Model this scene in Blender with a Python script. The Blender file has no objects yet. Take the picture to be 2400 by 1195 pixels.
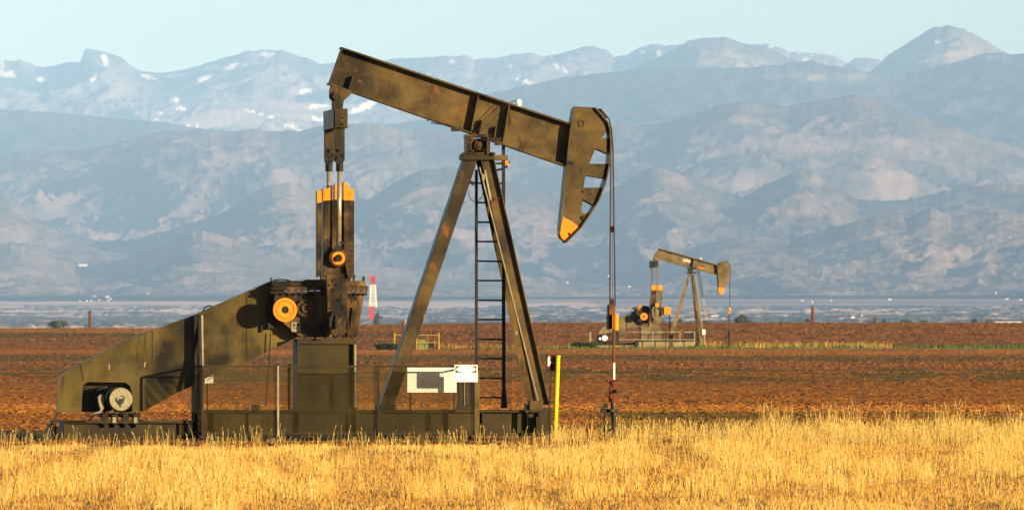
import bpy, bmesh, math, random
import numpy as np
R = math.radians
random.seed(7)
rng = np.random.default_rng(7)
S = bpy.context.scene
COL = S.collection

# ------------------------------------------------------------------ camera, sky, sun, exposure
F = 21333.0                 # focal length in photograph pixels (long telephoto)
CAMD = 144.0                # metres from camera to the pumping unit
H = 1.89                    # eye height
HZ = 750.0                  # eye level row
cam = bpy.data.cameras.new('camera'); camo = bpy.data.objects.new('camera', cam); COL.objects.link(camo)
camo.location = (0, -CAMD, H); camo.rotation_euler = (R(90), 0, 0)
cam.sensor_width = 36; cam.lens = 36 * F / 2400; cam.shift_y = (HZ - 597.5) / 2400
cam.dof.use_dof = True; cam.dof.focus_distance = CAMD; cam.dof.aperture_fstop = 15
cam.clip_start = 1; cam.clip_end = 200000
S.camera = camo
SUN_EL, SUN_AZ = 7.5, 47.0  # azimuth measured from behind the camera towards the right
w = bpy.data.worlds.new('World'); S.world = w; w.use_nodes = True
wn = w.node_tree.nodes; wl = w.node_tree.links
sky = wn.new('ShaderNodeTexSky'); sky.sky_type = 'NISHITA'; sky.sun_disc = False
sky.sun_elevation = R(SUN_EL); sky.sun_rotation = R(180 - SUN_AZ)
sky.air_density = 0.8; sky.dust_density = 1.3; sky.ozone_density = 0.6; sky.altitude = 1500
wl.new(sky.outputs[0], wn['Background'].inputs[0]); wn['Background'].inputs[1].default_value = 0.061
sl = bpy.data.lights.new('sun', 'SUN'); sl.energy = 5.0; sl.angle = R(0.5); sl.color = (1, .80, .48)
so = bpy.data.objects.new('sun', sl); COL.objects.link(so)
from mathutils import Vector, Matrix
SD = Vector((math.sin(R(SUN_AZ)) * math.cos(R(SUN_EL)), -math.cos(R(SUN_AZ)) * math.cos(R(SUN_EL)), math.sin(R(SUN_EL))))
so.rotation_euler = SD.to_track_quat('Z', 'Y').to_euler()
so.location = (60, -80, 30)
S.view_settings.view_transform = 'Standard'; S.view_settings.look = 'None'
S.view_settings.exposure = 1.6; S.view_settings.gamma = 1
S.cycles.use_denoising = True
S.cycles.max_bounces = 6; S.cycles.diffuse_bounces = 3; S.cycles.volume_bounces = 0
S.cycles.transparent_max_bounces = 8

# ------------------------------------------------------------------ helpers
def tag(o, label=None, cat=None, group=None, kind=None):
    if label: o['label'] = label
    if cat: o['category'] = cat
    if group: o['group'] = group
    if kind: o['kind'] = kind
    return o
def W(px, py, Y):
    d = Y + CAMD
    return Vector(((px - 1200) / F * d, Y, H + (HZ - py) / F * d))

def link_new(tree, typ, **kw):
    n = tree.nodes.new(typ)
    for k, v in kw.items(): setattr(n, k, v)
    return n
MATS = {}
def mat(name, cols, scale=4.0, rough=.6, metal=0.0, bump=0.0, stretch=(1, 1, 1), spec=.12, stain=None, fine=30.0, attr=False, detail=8, K=.64):
    """procedural paint / metal: noise between the colours, optional stains, fine grain and bump"""
    if name in MATS: return MATS[name]
    cols = [tuple(min(.9, c * K) for c in q) for q in cols]; stain = [(tuple(c * K for c in q[0]),) + tuple(q[1:]) for q in (stain if isinstance(stain[0][0], tuple) else [stain])] if stain else None
    m = bpy.data.materials.new(name); m.use_nodes = True; t = m.node_tree; N = t.nodes; Lk = t.links
    b = N['Principled BSDF']; b.inputs['Metallic'].default_value = metal
    b.inputs['Specular IOR Level'].default_value = spec
    tc = N.new('ShaderNodeTexCoord'); mp = N.new('ShaderNodeMapping'); mp.inputs['Scale'].default_value = stretch
    Lk.new(tc.outputs['Object'], mp.inputs[0])
    n1 = N.new('ShaderNodeTexNoise'); n1.inputs['Scale'].default_value = scale; n1.inputs['Detail'].default_value = detail; n1.inputs['Roughness'].default_value = .62
    Lk.new(mp.outputs[0], n1.inputs[0])
    r = N.new('ShaderNodeValToRGB'); el = r.color_ramp.elements
    pos = np.linspace(.32, .68, len(cols))
    el[0].position = pos[0]; el[0].color = (*cols[0], 1); el[1].position = pos[-1]; el[1].color = (*cols[-1], 1)
    for p, c in zip(pos[1:-1], cols[1:-1]):
        e = el.new(p); e.color = (*c, 1)
    Lk.new(n1.outputs[0], r.inputs[0]); out = r.outputs[0]
    if attr:
        a = N.new('ShaderNodeVertexColor'); a.layer_name = 'Col'
        mx = N.new('ShaderNodeMix'); mx.data_type = 'RGBA'; mx.blend_type = 'MULTIPLY'; mx.inputs[0].default_value = 1
        Lk.new(a.outputs[0], mx.inputs[6]); Lk.new(out, mx.inputs[7]); out = mx.outputs[2]
    for st in (stain or []):
        n2 = N.new('ShaderNodeTexNoise'); n2.inputs['Scale'].default_value = st[1]; n2.inputs['Detail'].default_value = 6; n2.inputs['Roughness'].default_value = .6
        mp2 = N.new('ShaderNodeMapping'); mp2.inputs['Scale'].default_value = st[4] if len(st) > 4 else (1, 1, 1); mp2.inputs['Location'].default_value = (st[1] * 3.1, st[2] * 9, 1.7)
        Lk.new(tc.outputs['Object'], mp2.inputs[0]); Lk.new(mp2.outputs[0], n2.inputs[0])
        r2 = N.new('ShaderNodeValToRGB'); r2.color_ramp.elements[0].position = st[2]; r2.color_ramp.elements[1].position = st[2] + (st[3] if len(st) > 3 else .12)
        Lk.new(n2.outputs[0], r2.inputs[0])
        mx = N.new('ShaderNodeMix'); mx.data_type = 'RGBA'; Lk.new(r2.outputs[0], mx.inputs[0])
        Lk.new(out, mx.inputs[6]); mx.inputs[7].default_value = (*st[0], 1); out = mx.outputs[2]
    Lk.new(out, b.inputs['Base Color'])
    n3 = N.new('ShaderNodeTexNoise'); n3.inputs['Scale'].default_value = fine; n3.inputs['Detail'].default_value = 4
    Lk.new(tc.outputs['Object'], n3.inputs[0])
    mr = N.new('ShaderNodeMapRange'); mr.inputs['To Min'].default_value = max(.05, rough - .15); mr.inputs['To Max'].default_value = min(1, rough + .15)
    Lk.new(n1.outputs[0], mr.inputs[0]); Lk.new(mr.outputs[0], b.inputs['Roughness'])
    if bump:
        bp = N.new('ShaderNodeBump'); bp.inputs['Strength'].default_value = bump; bp.inputs['Distance'].default_value = .01
        Lk.new(n3.outputs[0], bp.inputs['Height']); Lk.new(bp.outputs[0], b.inputs['Normal'])
    MATS[name] = m
    return m

OLIVE = mat('olive_paint', [(.030, .017, .006), (.068, .042, .012), (.098, .062, .016), (.145, .078, .018)], 1.9, .5, bump=.3, stain=[((.018, .011, .004), 1.1, .45, .18), ((.15, .055, .014), 4.5, .60, .10), ((.015, .010, .004), 5.0, .58, .12, (1, 1, .25))], stretch=(1, 1, 1.3))
OLIVE2 = mat('guard_sheet', [(.040, .027, .006), (.092, .064, .014), (.13, .088, .018)], 1.3, .42, bump=.1, stain=[((.012, .009, .004), 1.15, .475, .16), ((.055, .054, .030), .8, .54, .16), ((.012, .009, .004), 5.0, .62, .10, (1, 1, .15))], stretch=(1, 1, .35), fine=12)
GRIME = mat('oily_iron', [(.010, .006, .003), (.038, .019, .006), (.085, .045, .013), (.18, .10, .03)], 3.6, .45, bump=.5, stain=[((.006, .004, .002), 2.3, .50, .12), ((.006, .004, .002), 7, .58, .08, (1, 1, .3))], stretch=(1, 1, .5))
DARK = mat('dark_steel', [(.008, .007, .006), (.02, .016, .012)], 6, .55, bump=.2)
OLIVE3 = mat('dark_olive_steel', [(.012, .008, .003), (.030, .020, .005), (.046, .031, .008)], 1.6, .6, bump=.2, stain=[((.012, .009, .004), 3, .55, .12, (1, 1, .3))])  # darker olive tone for the skid, pedestal, post head and fence
ORANGE = mat('orange_paint', [(.62, .17, .006), (.72, .22, .008), (.75, .25, .012)], 3, .5, bump=.1, stain=[((.25, .07, .01), 9, .60, .14)])
YELLOW2 = mat('faded_yellow', [(.42, .25, .03), (.52, .33, .06)], 5, .6)
YELLOW = mat('yellow_paint', [(.72, .42, .01), (.78, .50, .015)], 5, .5, bump=.1)
ROD = mat('bright_steel', [(.30, .24, .17), (.5, .42, .32)], 8, .3, metal=.55)
PIPE = mat('galvanised_pipe', [(.22, .18, .12), (.38, .32, .22)], 8, .4, metal=.3)
RED = mat('rust_red', [(.02, .008, .005), (.085, .015, .008), (.15, .032, .014)], 9, .6, bump=.3)
RUST = mat('rusty_pipe', [(.07, .026, .012), (.20, .07, .028)], 5, .8, bump=.3)
WHITE = mat('white_paint', [(.58, .55, .46), (.72, .69, .58)], 4, .5, K=1)
CREAM = mat('cream_paint', [(.16, .14, .08), (.34, .30, .19)], 9, .55, bump=.1)
BROWNP = mat('brown_enamel', [(.07, .028, .015), (.10, .04, .02)], 5, .5)
INK = mat('black_ink', [(.02, .02, .02), (.03, .03, .03)], 5, .7)
GREYINK = mat('faded_ink', [(.30, .28, .22), (.42, .40, .30)], 30, .7)
TAN = mat('tan_paint', [(.075, .052, .022), (.13, .092, .040), (.19, .135, .062)], 1.4, .6, stain=[((.08, .045, .018), 1.2, .50, .14), ((.04, .03, .012), 3.5, .56, .10, (1, 1, .3))])
CONC = mat('pale_concrete', [(.17, .125, .06), (.27, .20, .10)], 1.2, .9, bump=.2)
GREENP = mat('green_enamel', [(.12, .14, .035), (.17, .19, .055)], 2, .6)
CABLE = mat('wire_rope', [(.012, .009, .007), (.035, .026, .018)], 20, .5)
PINKR = mat('red_enamel', [(.34, .03, .03), (.46, .05, .045)], 2, .6)
ROOFM = mat('metal_roof', [(.35, .33, .3), (.5, .48, .44)], .5, .6)

class MB:
    def __init__(s): s.v = []; s.f = []; s.m = []
    def add(s, vs, fs):
        s.m.append((len(s.v), len(s.f)))
        o = len(s.v); s.v += [tuple(v) for v in vs]; s.f += [tuple(i + o for i in f) for f in fs]; return s
    def box(s, u0, u1, v0, v1, z0, z1):
        return s.prism([(u0, z0), (u1, z0), (u1, z1), (u0, z1)], v0, v1)
    def prism(s, uz, v0, v1):
        n = len(uz)
        vs = [(u, v0, z) for u, z in uz] + [(u, v1, z) for u, z in uz]
        fs = [tuple(range(n)), tuple(range(2 * n - 1, n - 1, -1))] + [(i, i + n, (i + 1) % n + n, (i + 1) % n) for i in range(n)]
        return s.add(vs, fs)
    def cyl(s, p0, p1, r0, r1=None, n=14):
        p0 = Vector(p0); p1 = Vector(p1); r1 = r0 if r1 is None else r1
        q = (p1 - p0).to_track_quat('Z', 'Y'); vs = []
        for p, r in ((p0, r0), (p1, r1)):
            for i in range(n):
                a = 2 * math.pi * i / n
                vs.append(p + q @ Vector((r * math.cos(a), r * math.sin(a), 0)))
        fs = [tuple(range(n))[::-1], tuple(range(n, 2 * n))] + [(i, (i + 1) % n, (i + 1) % n + n, i + n) for i in range(n)]
        return s.add(vs, fs)
    def ring(s, p0, p1, ro, ri, n=28):
        p0 = Vector(p0); p1 = Vector(p1); q = (p1 - p0).to_track_quat('Z', 'Y'); vs = []
        for p, r in ((p0, ro), (p1, ro), (p1, ri), (p0, ri)):
            for i in range(n):
                a = 2 * math.pi * i / n
                vs.append(p + q @ Vector((r * math.cos(a), r * math.sin(a), 0)))
        fs = []
        for k in range(4):
            for i in range(n):
                fs.append((k * n + i, k * n + (i + 1) % n, ((k + 1) % 4) * n + (i + 1) % n, ((k + 1) % 4) * n + i))
        return s.add(vs, fs)
    def tube(s, pts, r, n=6):
        for a, b in zip(pts[:-1], pts[1:]): s.cyl(a, b, r, r, n)
        return s
    def each(s, name, m, parent=None, bevel=0.0, per=1):
        marks = s.m[::per] + [(len(s.v), len(s.f))]; out = []
        for (v0, f0), (v1, f1) in zip(marks[:-1], marks[1:]):
            q = MB(); q.add(s.v[v0:v1], [tuple(i - v0 for i in f_) for f_ in s.f[f0:f1]]); out.append(q.build(name, m, parent, bevel))
        return out
    def build(s, name, m, parent=None, bevel=0.0, smooth=False):
        me = bpy.data.meshes.new(name); me.from_pydata(s.v, [], s.f)
        bm = bmesh.new(); bm.from_mesh(me); bmesh.ops.recalc_face_normals(bm, faces=bm.faces)
        if bevel:
            bmesh.ops.bevel(bm, geom=[e for e in bm.edges if e.is_manifold and e.calc_face_angle(0) > .5], offset=bevel, segments=1, affect='EDGES', clamp_overlap=True)
        bm.to_mesh(me); bm.free()
        if smooth:
            for p in me.polygons: p.use_smooth = len(p.vertices) == 4
        me.materials.append(m)
        o = bpy.data.objects.new(name, me); COL.objects.link(o)
        if parent: o.parent = parent
        return o

class Fr:
    """local frame of a machine: u along it, v away from the viewer, z up; places photograph measurements on planes v = const"""
    def __init__(s, px0, Y, yaw, z0=0.0):
        s.k0 = (px0 - 1200) / F; s.Oy = Y; s.Ox = s.k0 * (CAMD + Y); s.c = math.cos(R(yaw)); s.s = math.sin(R(yaw)); s.yaw = R(yaw); s.z0 = z0
        s.S = F / (CAMD + Y)
    def p(s, px, py, v=0.0):
        k = (px - 1200) / F
        u = (k * (CAMD + s.Oy + v * s.c) - s.Ox + v * s.s) / (s.c - k * s.s)
        y = s.Oy + u * s.s + v * s.c
        return (u, v, H + (HZ - py) / F * (y + CAMD) - s.z0)
    def uz(s, pts, v): return [(a[0], a[2]) for a in (s.p(x, y, v) for x, y in pts)]
    def prism(s, mb, pts, v0, v1): mb.prism(s.uz(pts, v0), v0, v1); return mb
    def box(s, mb, x0, y0, x1, y1, v0, v1): return s.prism(mb, [(x0, y0), (x1, y0), (x1, y1), (x0, y1)], v0, v1)
    def bar(s, mb, a, b, w, v0, v1):
        dx, dy = b[0] - a[0], b[1] - a[1]; l = math.hypot(dx, dy); nx, ny = -dy / l * w / 2, dx / l * w / 2
        return s.prism(mb, [(a[0] + nx, a[1] + ny), (b[0] + nx, b[1] + ny), (b[0] - nx, b[1] - ny), (a[0] - nx, a[1] - ny)], v0, v1)
    def rod(s, mb, a, b, w, v, n=12, v2=None):
        mb.cyl(s.p(*a, v), s.p(*b, v if v2 is None else v2), w / 2 / s.S, None, n); return mb
    def disc(s, mb, x, y, r, v0, v1, n=28):
        u, _, z = s.p(x, y, v0); mb.cyl((u, v0, z), (u, v1, z), r / s.S, None, n); return mb
    def ring(s, mb, x, y, ro, ri, v0, v1, n=28):
        u, _, z = s.p(x, y, v0); mb.ring((u, v0, z), (u, v1, z), ro / s.S, ri / s.S, n); return mb
    def root(s, name, label, cat, group=None):
        o = bpy.data.objects.new(name, None); COL.objects.link(o); o.location = (s.Ox, s.Oy, s.z0); o.rotation_euler = (0, 0, s.yaw)
        return tag(o, label, cat, group)

def text_mesh(txt, name, size, loc, m, parent, depth=.002, rot=(R(90), 0, 0), sx=1.0):
    cu = bpy.data.curves.new(name, 'FONT'); cu.body = txt; cu.size = size; cu.extrude = depth; cu.align_x = 'CENTER'; cu.align_y = 'CENTER'
    t = bpy.data.objects.new(name, cu); COL.objects.link(t)
    dg = bpy.context.evaluated_depsgraph_get(); me = bpy.data.meshes.new_from_object(t.evaluated_get(dg))
    bpy.data.objects.remove(t)
    me.materials.clear(); me.materials.append(m)
    o = bpy.data.objects.new(name, me); COL.objects.link(o); o.parent = parent; o.location = loc; o.rotation_euler = rot; o.scale = (sx, 1, 1)
    return o

# ---- numpy noise
def _h(ix, iy, seed):
    n = (ix.astype(np.int64) * 374761393 + iy.astype(np.int64) * 668265263 + seed * 974711) & 0xffffffff
    n = ((n ^ (n >> 13)) * 1274126177) & 0xffffffff
    return ((n ^ (n >> 16)) & 0xffff) / 65535.0
def vn(x, y, seed=0):
    ix = np.floor(x); iy = np.floor(y); fx = x - ix; fy = y - iy
    fx = fx * fx * fx * (fx * (fx * 6 - 15) + 10); fy = fy * fy * fy * (fy * (fy * 6 - 15) + 10)
    a = _h(ix, iy, seed); b = _h(ix + 1, iy, seed); c = _h(ix, iy + 1, seed); d = _h(ix + 1, iy + 1, seed)
    return a + (b - a) * fx + (c - a) * fy + (a - b - c + d) * fx * fy
def fbm(x, y, o=5, seed=0, gain=.5):
    s = np.zeros_like(x); a = 1.0; t = 0
    for i in range(o):
        s += a * vn(x, y, seed + i); t += a; a *= gain
        x, y = 2.03 * (x * .8 - y * .6) + 17.3, 2.03 * (x * .6 + y * .8) + 5.1
    return s / t
def pn(x, y, seed=0):
    ix = np.floor(x); iy = np.floor(y); fx = x - ix; fy = y - iy
    u = fx * fx * fx * (fx * (fx * 6 - 15) + 10); v = fy * fy * fy * (fy * (fy * 6 - 15) + 10)
    def g(i, j):
        a = _h(ix + i, iy + j, seed) * 2 * np.pi * 7
        return np.cos(a) * (fx - i) + np.sin(a) * (fy - j)
    a, b, c, d = g(0, 0), g(1, 0), g(0, 1), g(1, 1)
    return np.clip((a + (b - a) * u + (c - a) * v + (a - b - c + d) * u * v) * .95 + .5, 0, 1)
def ridged(x, y, o=6, seed=0, gain=.5):
    s = np.zeros_like(x); a = 1.0; t = 0
    for i in range(o):
        n = 1 - np.abs(2 * pn(x, y, seed + i) - 1) * 1.5; n = np.clip(n, 0, 1); s += a * n * n; t += a; a *= gain
        x, y = 2.1 * (x * .8 - y * .6) + 11.3, 2.1 * (x * .6 + y * .8) + 3.1
    return s / t
def sm(a, b, x):
    t = np.clip((x - a) / (b - a), 0, 1); return t * t * (3 - 2 * t)

def grid_obj(name, X, Y, Z, C, m, smooth=True):
    r, c = X.shape
    me = bpy.data.meshes.new(name)
    co = np.stack([X, Y, Z], -1).reshape(-1, 3).astype(np.float32)
    i = np.arange(r - 1)[:, None] * c + np.arange(c - 1)[None, :]
    q = np.stack([i, i + 1, i + c + 1, i + c], -1).reshape(-1, 4)
    mesh_fill(me, co, q, C.reshape(-1, 3) if C is not None else None, smooth)
    me.materials.append(m)
    o = bpy.data.objects.new(name, me); COL.objects.link(o); return o
def mesh_fill(me, co, q, C, smooth=False):
    me.vertices.add(len(co)); me.vertices.foreach_set('co', co.astype(np.float32).ravel())
    k = q.shape[1]
    me.loops.add(q.size); me.loops.foreach_set('vertex_index', q.astype(np.int32).ravel())
    me.polygons.add(len(q)); me.polygons.foreach_set('loop_start', np.arange(0, q.size, k, dtype=np.int32))
    me.polygons.foreach_set('use_smooth', np.full(len(q), smooth))
    if C is not None:
        a = me.color_attributes.new('Col', 'FLOAT_COLOR', 'POINT')
        a.data.foreach_set('color', np.concatenate([C, np.ones((len(C), 1))], 1).astype(np.float32).ravel())
    me.update(calc_edges=True)

def lerpc(a, b, t): return np.asarray(a) * (1 - t[..., None]) + np.asarray(b) * t[..., None]

# ------------------------------------------------------------------ ground
def crest_py(px): return np.interp(px, [-1500, 0, 640, 860, 1200, 3800], [774, 770.5, 769, 762, 757, 757])
def ground_z(x, d):
    """smooth terrain height at distance d from the camera: flat at the wells, a low crest at 900 m"""
    px = x / d * F + 1200
    zc = H + (HZ - crest_py(px)) / F * 900
    zb = np.interp(d, [0, 170, 400, 576], [0, 0, .06, .12])
    t = np.clip((d - 576) / (900 - 576), 0, 1)
    z = zb + (zc - zb) * (t * t * (3 - 2 * t)) * (d > 576)
    dn = np.clip((d - 900) / 500, 0, 1)
    return z - 9 * dn * dn
def zg(x, y): return float(ground_z(np.array([x]), np.array([y + CAMD]))[0])

rows = [40.]
while rows[-1] < 86: rows.append(rows[-1] + .5)
while rows[-1] < 138: rows.append(rows[-1] + .3)
while rows[-1] < 215: rows.append(rows[-1] + .11)
while rows[-1] < 330: rows.append(rows[-1] + .11 * (rows[-1] / 215) ** 2.2)
while rows[-1] < 1400: rows.append(rows[-1] * 1.0022)
D = np.array(rows)
PXc = np.concatenate([np.linspace(-5000, -420, 60), np.arange(-400, 2800, 5.5), np.linspace(2820, 7400, 60)])
Dg, Pg = np.meshgrid(D, PXc, indexing='ij')
Xg = (Pg - 1200) / F * Dg
Zg = ground_z(Xg, Dg)
PYg = HZ + (H - Zg) * F / Dg
# clods of the ploughed field
def clods(X, D):
    lev = np.clip(np.log2(D / 190), 0, 2.6); out = np.zeros_like(X)
    for k in range(4):
        wk = np.clip(1 - np.abs(lev - k), 0, 1)
        if wk.max() == 0: continue
        f_ = 1.7 ** k
        n = fbm(X / .22 / f_ + 31 * k, D / .5 / f_, 3, 5 + k, .65); n2 = fbm(X / .08 / f_ + 9, D / .2 / f_, 2, 21 + k, .6)
        out += wk * (sm(.48, .85, n) * .034 + sm(.5, .9, n2) * .028) * f_ ** .8
    return out
left = 1 - sm(500, 1300, Pg)
grass_edge = 136.5 + 2.0 * (fbm(Xg / 1.5, Dg / 3, 3, 3) - .5) + 5.5 * sm(1300, 2000, Pg)
field = sm(0, 1.2, Dg - grass_edge)
pad = np.exp(-((Dg - 144) / 2.6) ** 4) * sm(60, 160, Pg) * (1 - sm(1270, 1340, Pg))
Zg = Zg + clods(Xg, Dg) * field * (1 - .85 * pad) + .03 * (fbm(Xg / .5, Dg / .8, 3, 8) - .5) * (1 - field)
soilA = np.array([.45, .158, .016]); soilB = np.array([.26, .084, .008]); olive = np.array([.155, .100, .010]); orange = np.array([.70, .25, .028]); straw = np.array([.60, .36, .11])
fs_ = np.clip(Dg / 200, 1, 5); lv = np.log2(fs_) * 1.0; l0 = np.floor(lv); fr_ = lv - l0; nz = sum((w_ * vn(Xg / .16 / 2 ** (l0 + kk_), Dg / .5 / 4 ** (l0 + kk_), 78) for kk_, w_ in ((0, 1 - fr_), (1, fr_))), 0) * .6 + .4 * fbm(Xg / .5, Dg / 1.4, 4, 77, .6); C = lerpc(soilB * .9, soilA, sm(.18, .66, nz))
wob = (fbm(Xg / 6, Dg / 40, 3, 13) - .5) * 10
def band(c, h, soft=2.0, on=1.0, w=1.0): return np.clip(1 - sm(h, h + soft, np.abs(PYg + wob * w - c)), 0, 1) * on
right = sm(900, 1400, Pg)
ragged = sm(.34, .6, fbm(Xg / 1.2, Dg / 8, 4, 51))
ol = band(841, 5) * .9 * (.5 + .5 * ragged) + band(880, 13, 6) * .95 * ragged + band(976, 10, 8) * right * .8 * ragged
ol = np.maximum(ol, left * (band(784, 6, 4) * .75 + band(806, 5, 3) * .5 * ragged + band(850, 14, 6) * .6 * ragged + band(896, 8, 5) * .5 * ragged))
ol = np.clip(ol, 0, 1)
C = lerpc(C, olive, np.zeros_like(ol)) * (1 - ol[..., None]) + olive * ol[..., None]
og = np.clip(band(826, 5) * .6 + band(958, 7, 4) * .6 + band(775, 3, 2) * .6 * left, 0, 1)
C = C * (1 - og[..., None]) + orange * og[..., None]
wd = band(816, 2.5, 1.5, 1, .3) * sm(1330, 1420, Pg) * .7
C = C * (1 - wd[..., None]) + np.array([.36, .30, .10]) * wd[..., None]
gm = lerpc(np.array([.60, .31, .07]), straw, sm(.35, .65, fbm(Xg / 1.1, Dg / 2.5, 3, 91)))
C = C * (.74 + .5 * fbm(Xg / 9 + 3, PYg / 2.4 + (Pg / 900), 4, 555, .6))[..., None]
C = C * field[..., None] + gm * (1 - field[..., None])
pc = np.array([.42, .27, .13]); C = C * (1 - .6 * pad[..., None]) + pc * .6 * pad[..., None]
SOIL = mat('ploughed_soil', [(.5, .5, .5), (.9, .9, .9), (1, 1, 1)], 9, .95, spec=.1, attr=True, bump=.5, fine=40, detail=5)
g = grid_obj('ground', Xg, Dg - CAMD, Zg, C, SOIL, smooth=False); tag(g, kind='structure')
# the land beside and behind the camera
base = MB().add([(-900, -700, -.35), (900, -700, -.35), (900, 1256, -.35), (-900, 1256, -.35)], [(0, 1, 2, 3)])
EARTH = mat('dry_earth', [(.35, .17, .06), (.52, .33, .12)], .3, .95, spec=.1)
tag(base.build('surrounding_ground', EARTH), kind='structure')

# ------------------------------------------------------------------ distant plain, bluffs
D2 = np.concatenate([np.linspace(1380, 9000, 30), np.linspace(9100, 31500, 520)])
P2 = np.arange(-900, 3400, 3.0)
Dp, Pp = np.meshgrid(D2, P2, indexing='ij'); Xp = (Pp - 1200) / F * Dp
yr = np.interp(Dp, [1380, 5000, 10000, 15000, 20000, 23700, 24600, 26000, 31500], [900, 790, 772, 752, 731, 717, 706, 698.5, 672])
yl = np.interp(Dp, [1380, 5000, 10000, 15000, 20000, 24000, 28000, 31500], [900, 800, 776, 758, 738, 716, 690, 668])
mixr = sm(700, 1350, Pp)
pyp = yl * (1 - mixr) + yr * mixr
bl = np.exp(-((Dp - 24100) / 700) ** 2)
pyp = pyp + bl * (fbm(Xp / 900, Dp / 2500, 4, 3) - .5) * 10 * mixr + (fbm(Xp / 900, Dp / 1500, 4, 9) - .5) * 4 * sm(10500, 15000, Dp)
Zp = H + (HZ - pyp) / F * Dp
band1 = fbm(Xp / 900 + 4, Dp / 700, 4, 61); band2 = fbm(Xp / 250, Dp / 900, 4, 71)
field_t = sm(.38, .58, band1 * .7 + band2 * .3)
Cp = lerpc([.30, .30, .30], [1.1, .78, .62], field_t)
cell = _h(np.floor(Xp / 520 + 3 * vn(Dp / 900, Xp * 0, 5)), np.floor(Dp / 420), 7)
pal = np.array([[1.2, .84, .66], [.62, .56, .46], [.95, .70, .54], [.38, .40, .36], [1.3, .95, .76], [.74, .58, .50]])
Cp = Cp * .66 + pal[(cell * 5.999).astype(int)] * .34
belt = (1 - mixr) * sm(11000, 12500, Dp) * (1 - sm(15500, 17500, Dp)) + .35 * sm(10500, 12000, Dp) * (1 - sm(22800, 23600, Dp)) + .25 * sm(25500, 26500, Dp)
tn = fbm(Xp / 110, Dp / 420, 4, 81, .5)
trees_t = sm(.60, .66, tn + .16 * belt + .06 * (fbm(Xp / 900, Dp / 1500, 2, 83) - .5)) * np.clip(belt * 4, 0, 1)
Cp = Cp * (1 - .92 * trees_t[..., None]) + np.array([.09, .11, .11]) * .92 * trees_t[..., None]
Zp = Zp + trees_t * (2 + 6 * fbm(Xp / 14, Dp / 200, 3, 99))
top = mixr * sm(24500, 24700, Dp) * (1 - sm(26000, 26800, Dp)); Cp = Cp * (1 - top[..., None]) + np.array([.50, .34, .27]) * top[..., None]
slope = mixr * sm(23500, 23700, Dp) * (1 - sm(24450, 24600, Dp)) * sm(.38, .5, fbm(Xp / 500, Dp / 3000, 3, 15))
Cp = Cp * (1 - .6 * slope[..., None]) + np.array([.10, .11, .13]) * .6 * slope[..., None]  # shade of the steep bluff face, painted as patchy dark blue-grey
ltop = (1 - mixr) * np.exp(-((Dp - 24800) / 500) ** 2) * sm(350, 520, Pp); Cp = Cp * (1 - ltop[..., None]) + np.array([1.1, .76, .58]) * ltop[..., None]
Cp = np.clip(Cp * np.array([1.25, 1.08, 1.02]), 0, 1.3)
FAR = mat('far_land', [(.85, .85, .85), (1, 1, 1)], .01, 1.0, spec=0, attr=True)
g = grid_obj('distant_plain', Xp, Dp - CAMD, Zp, Cp, FAR); tag(g, kind='structure')

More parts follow.
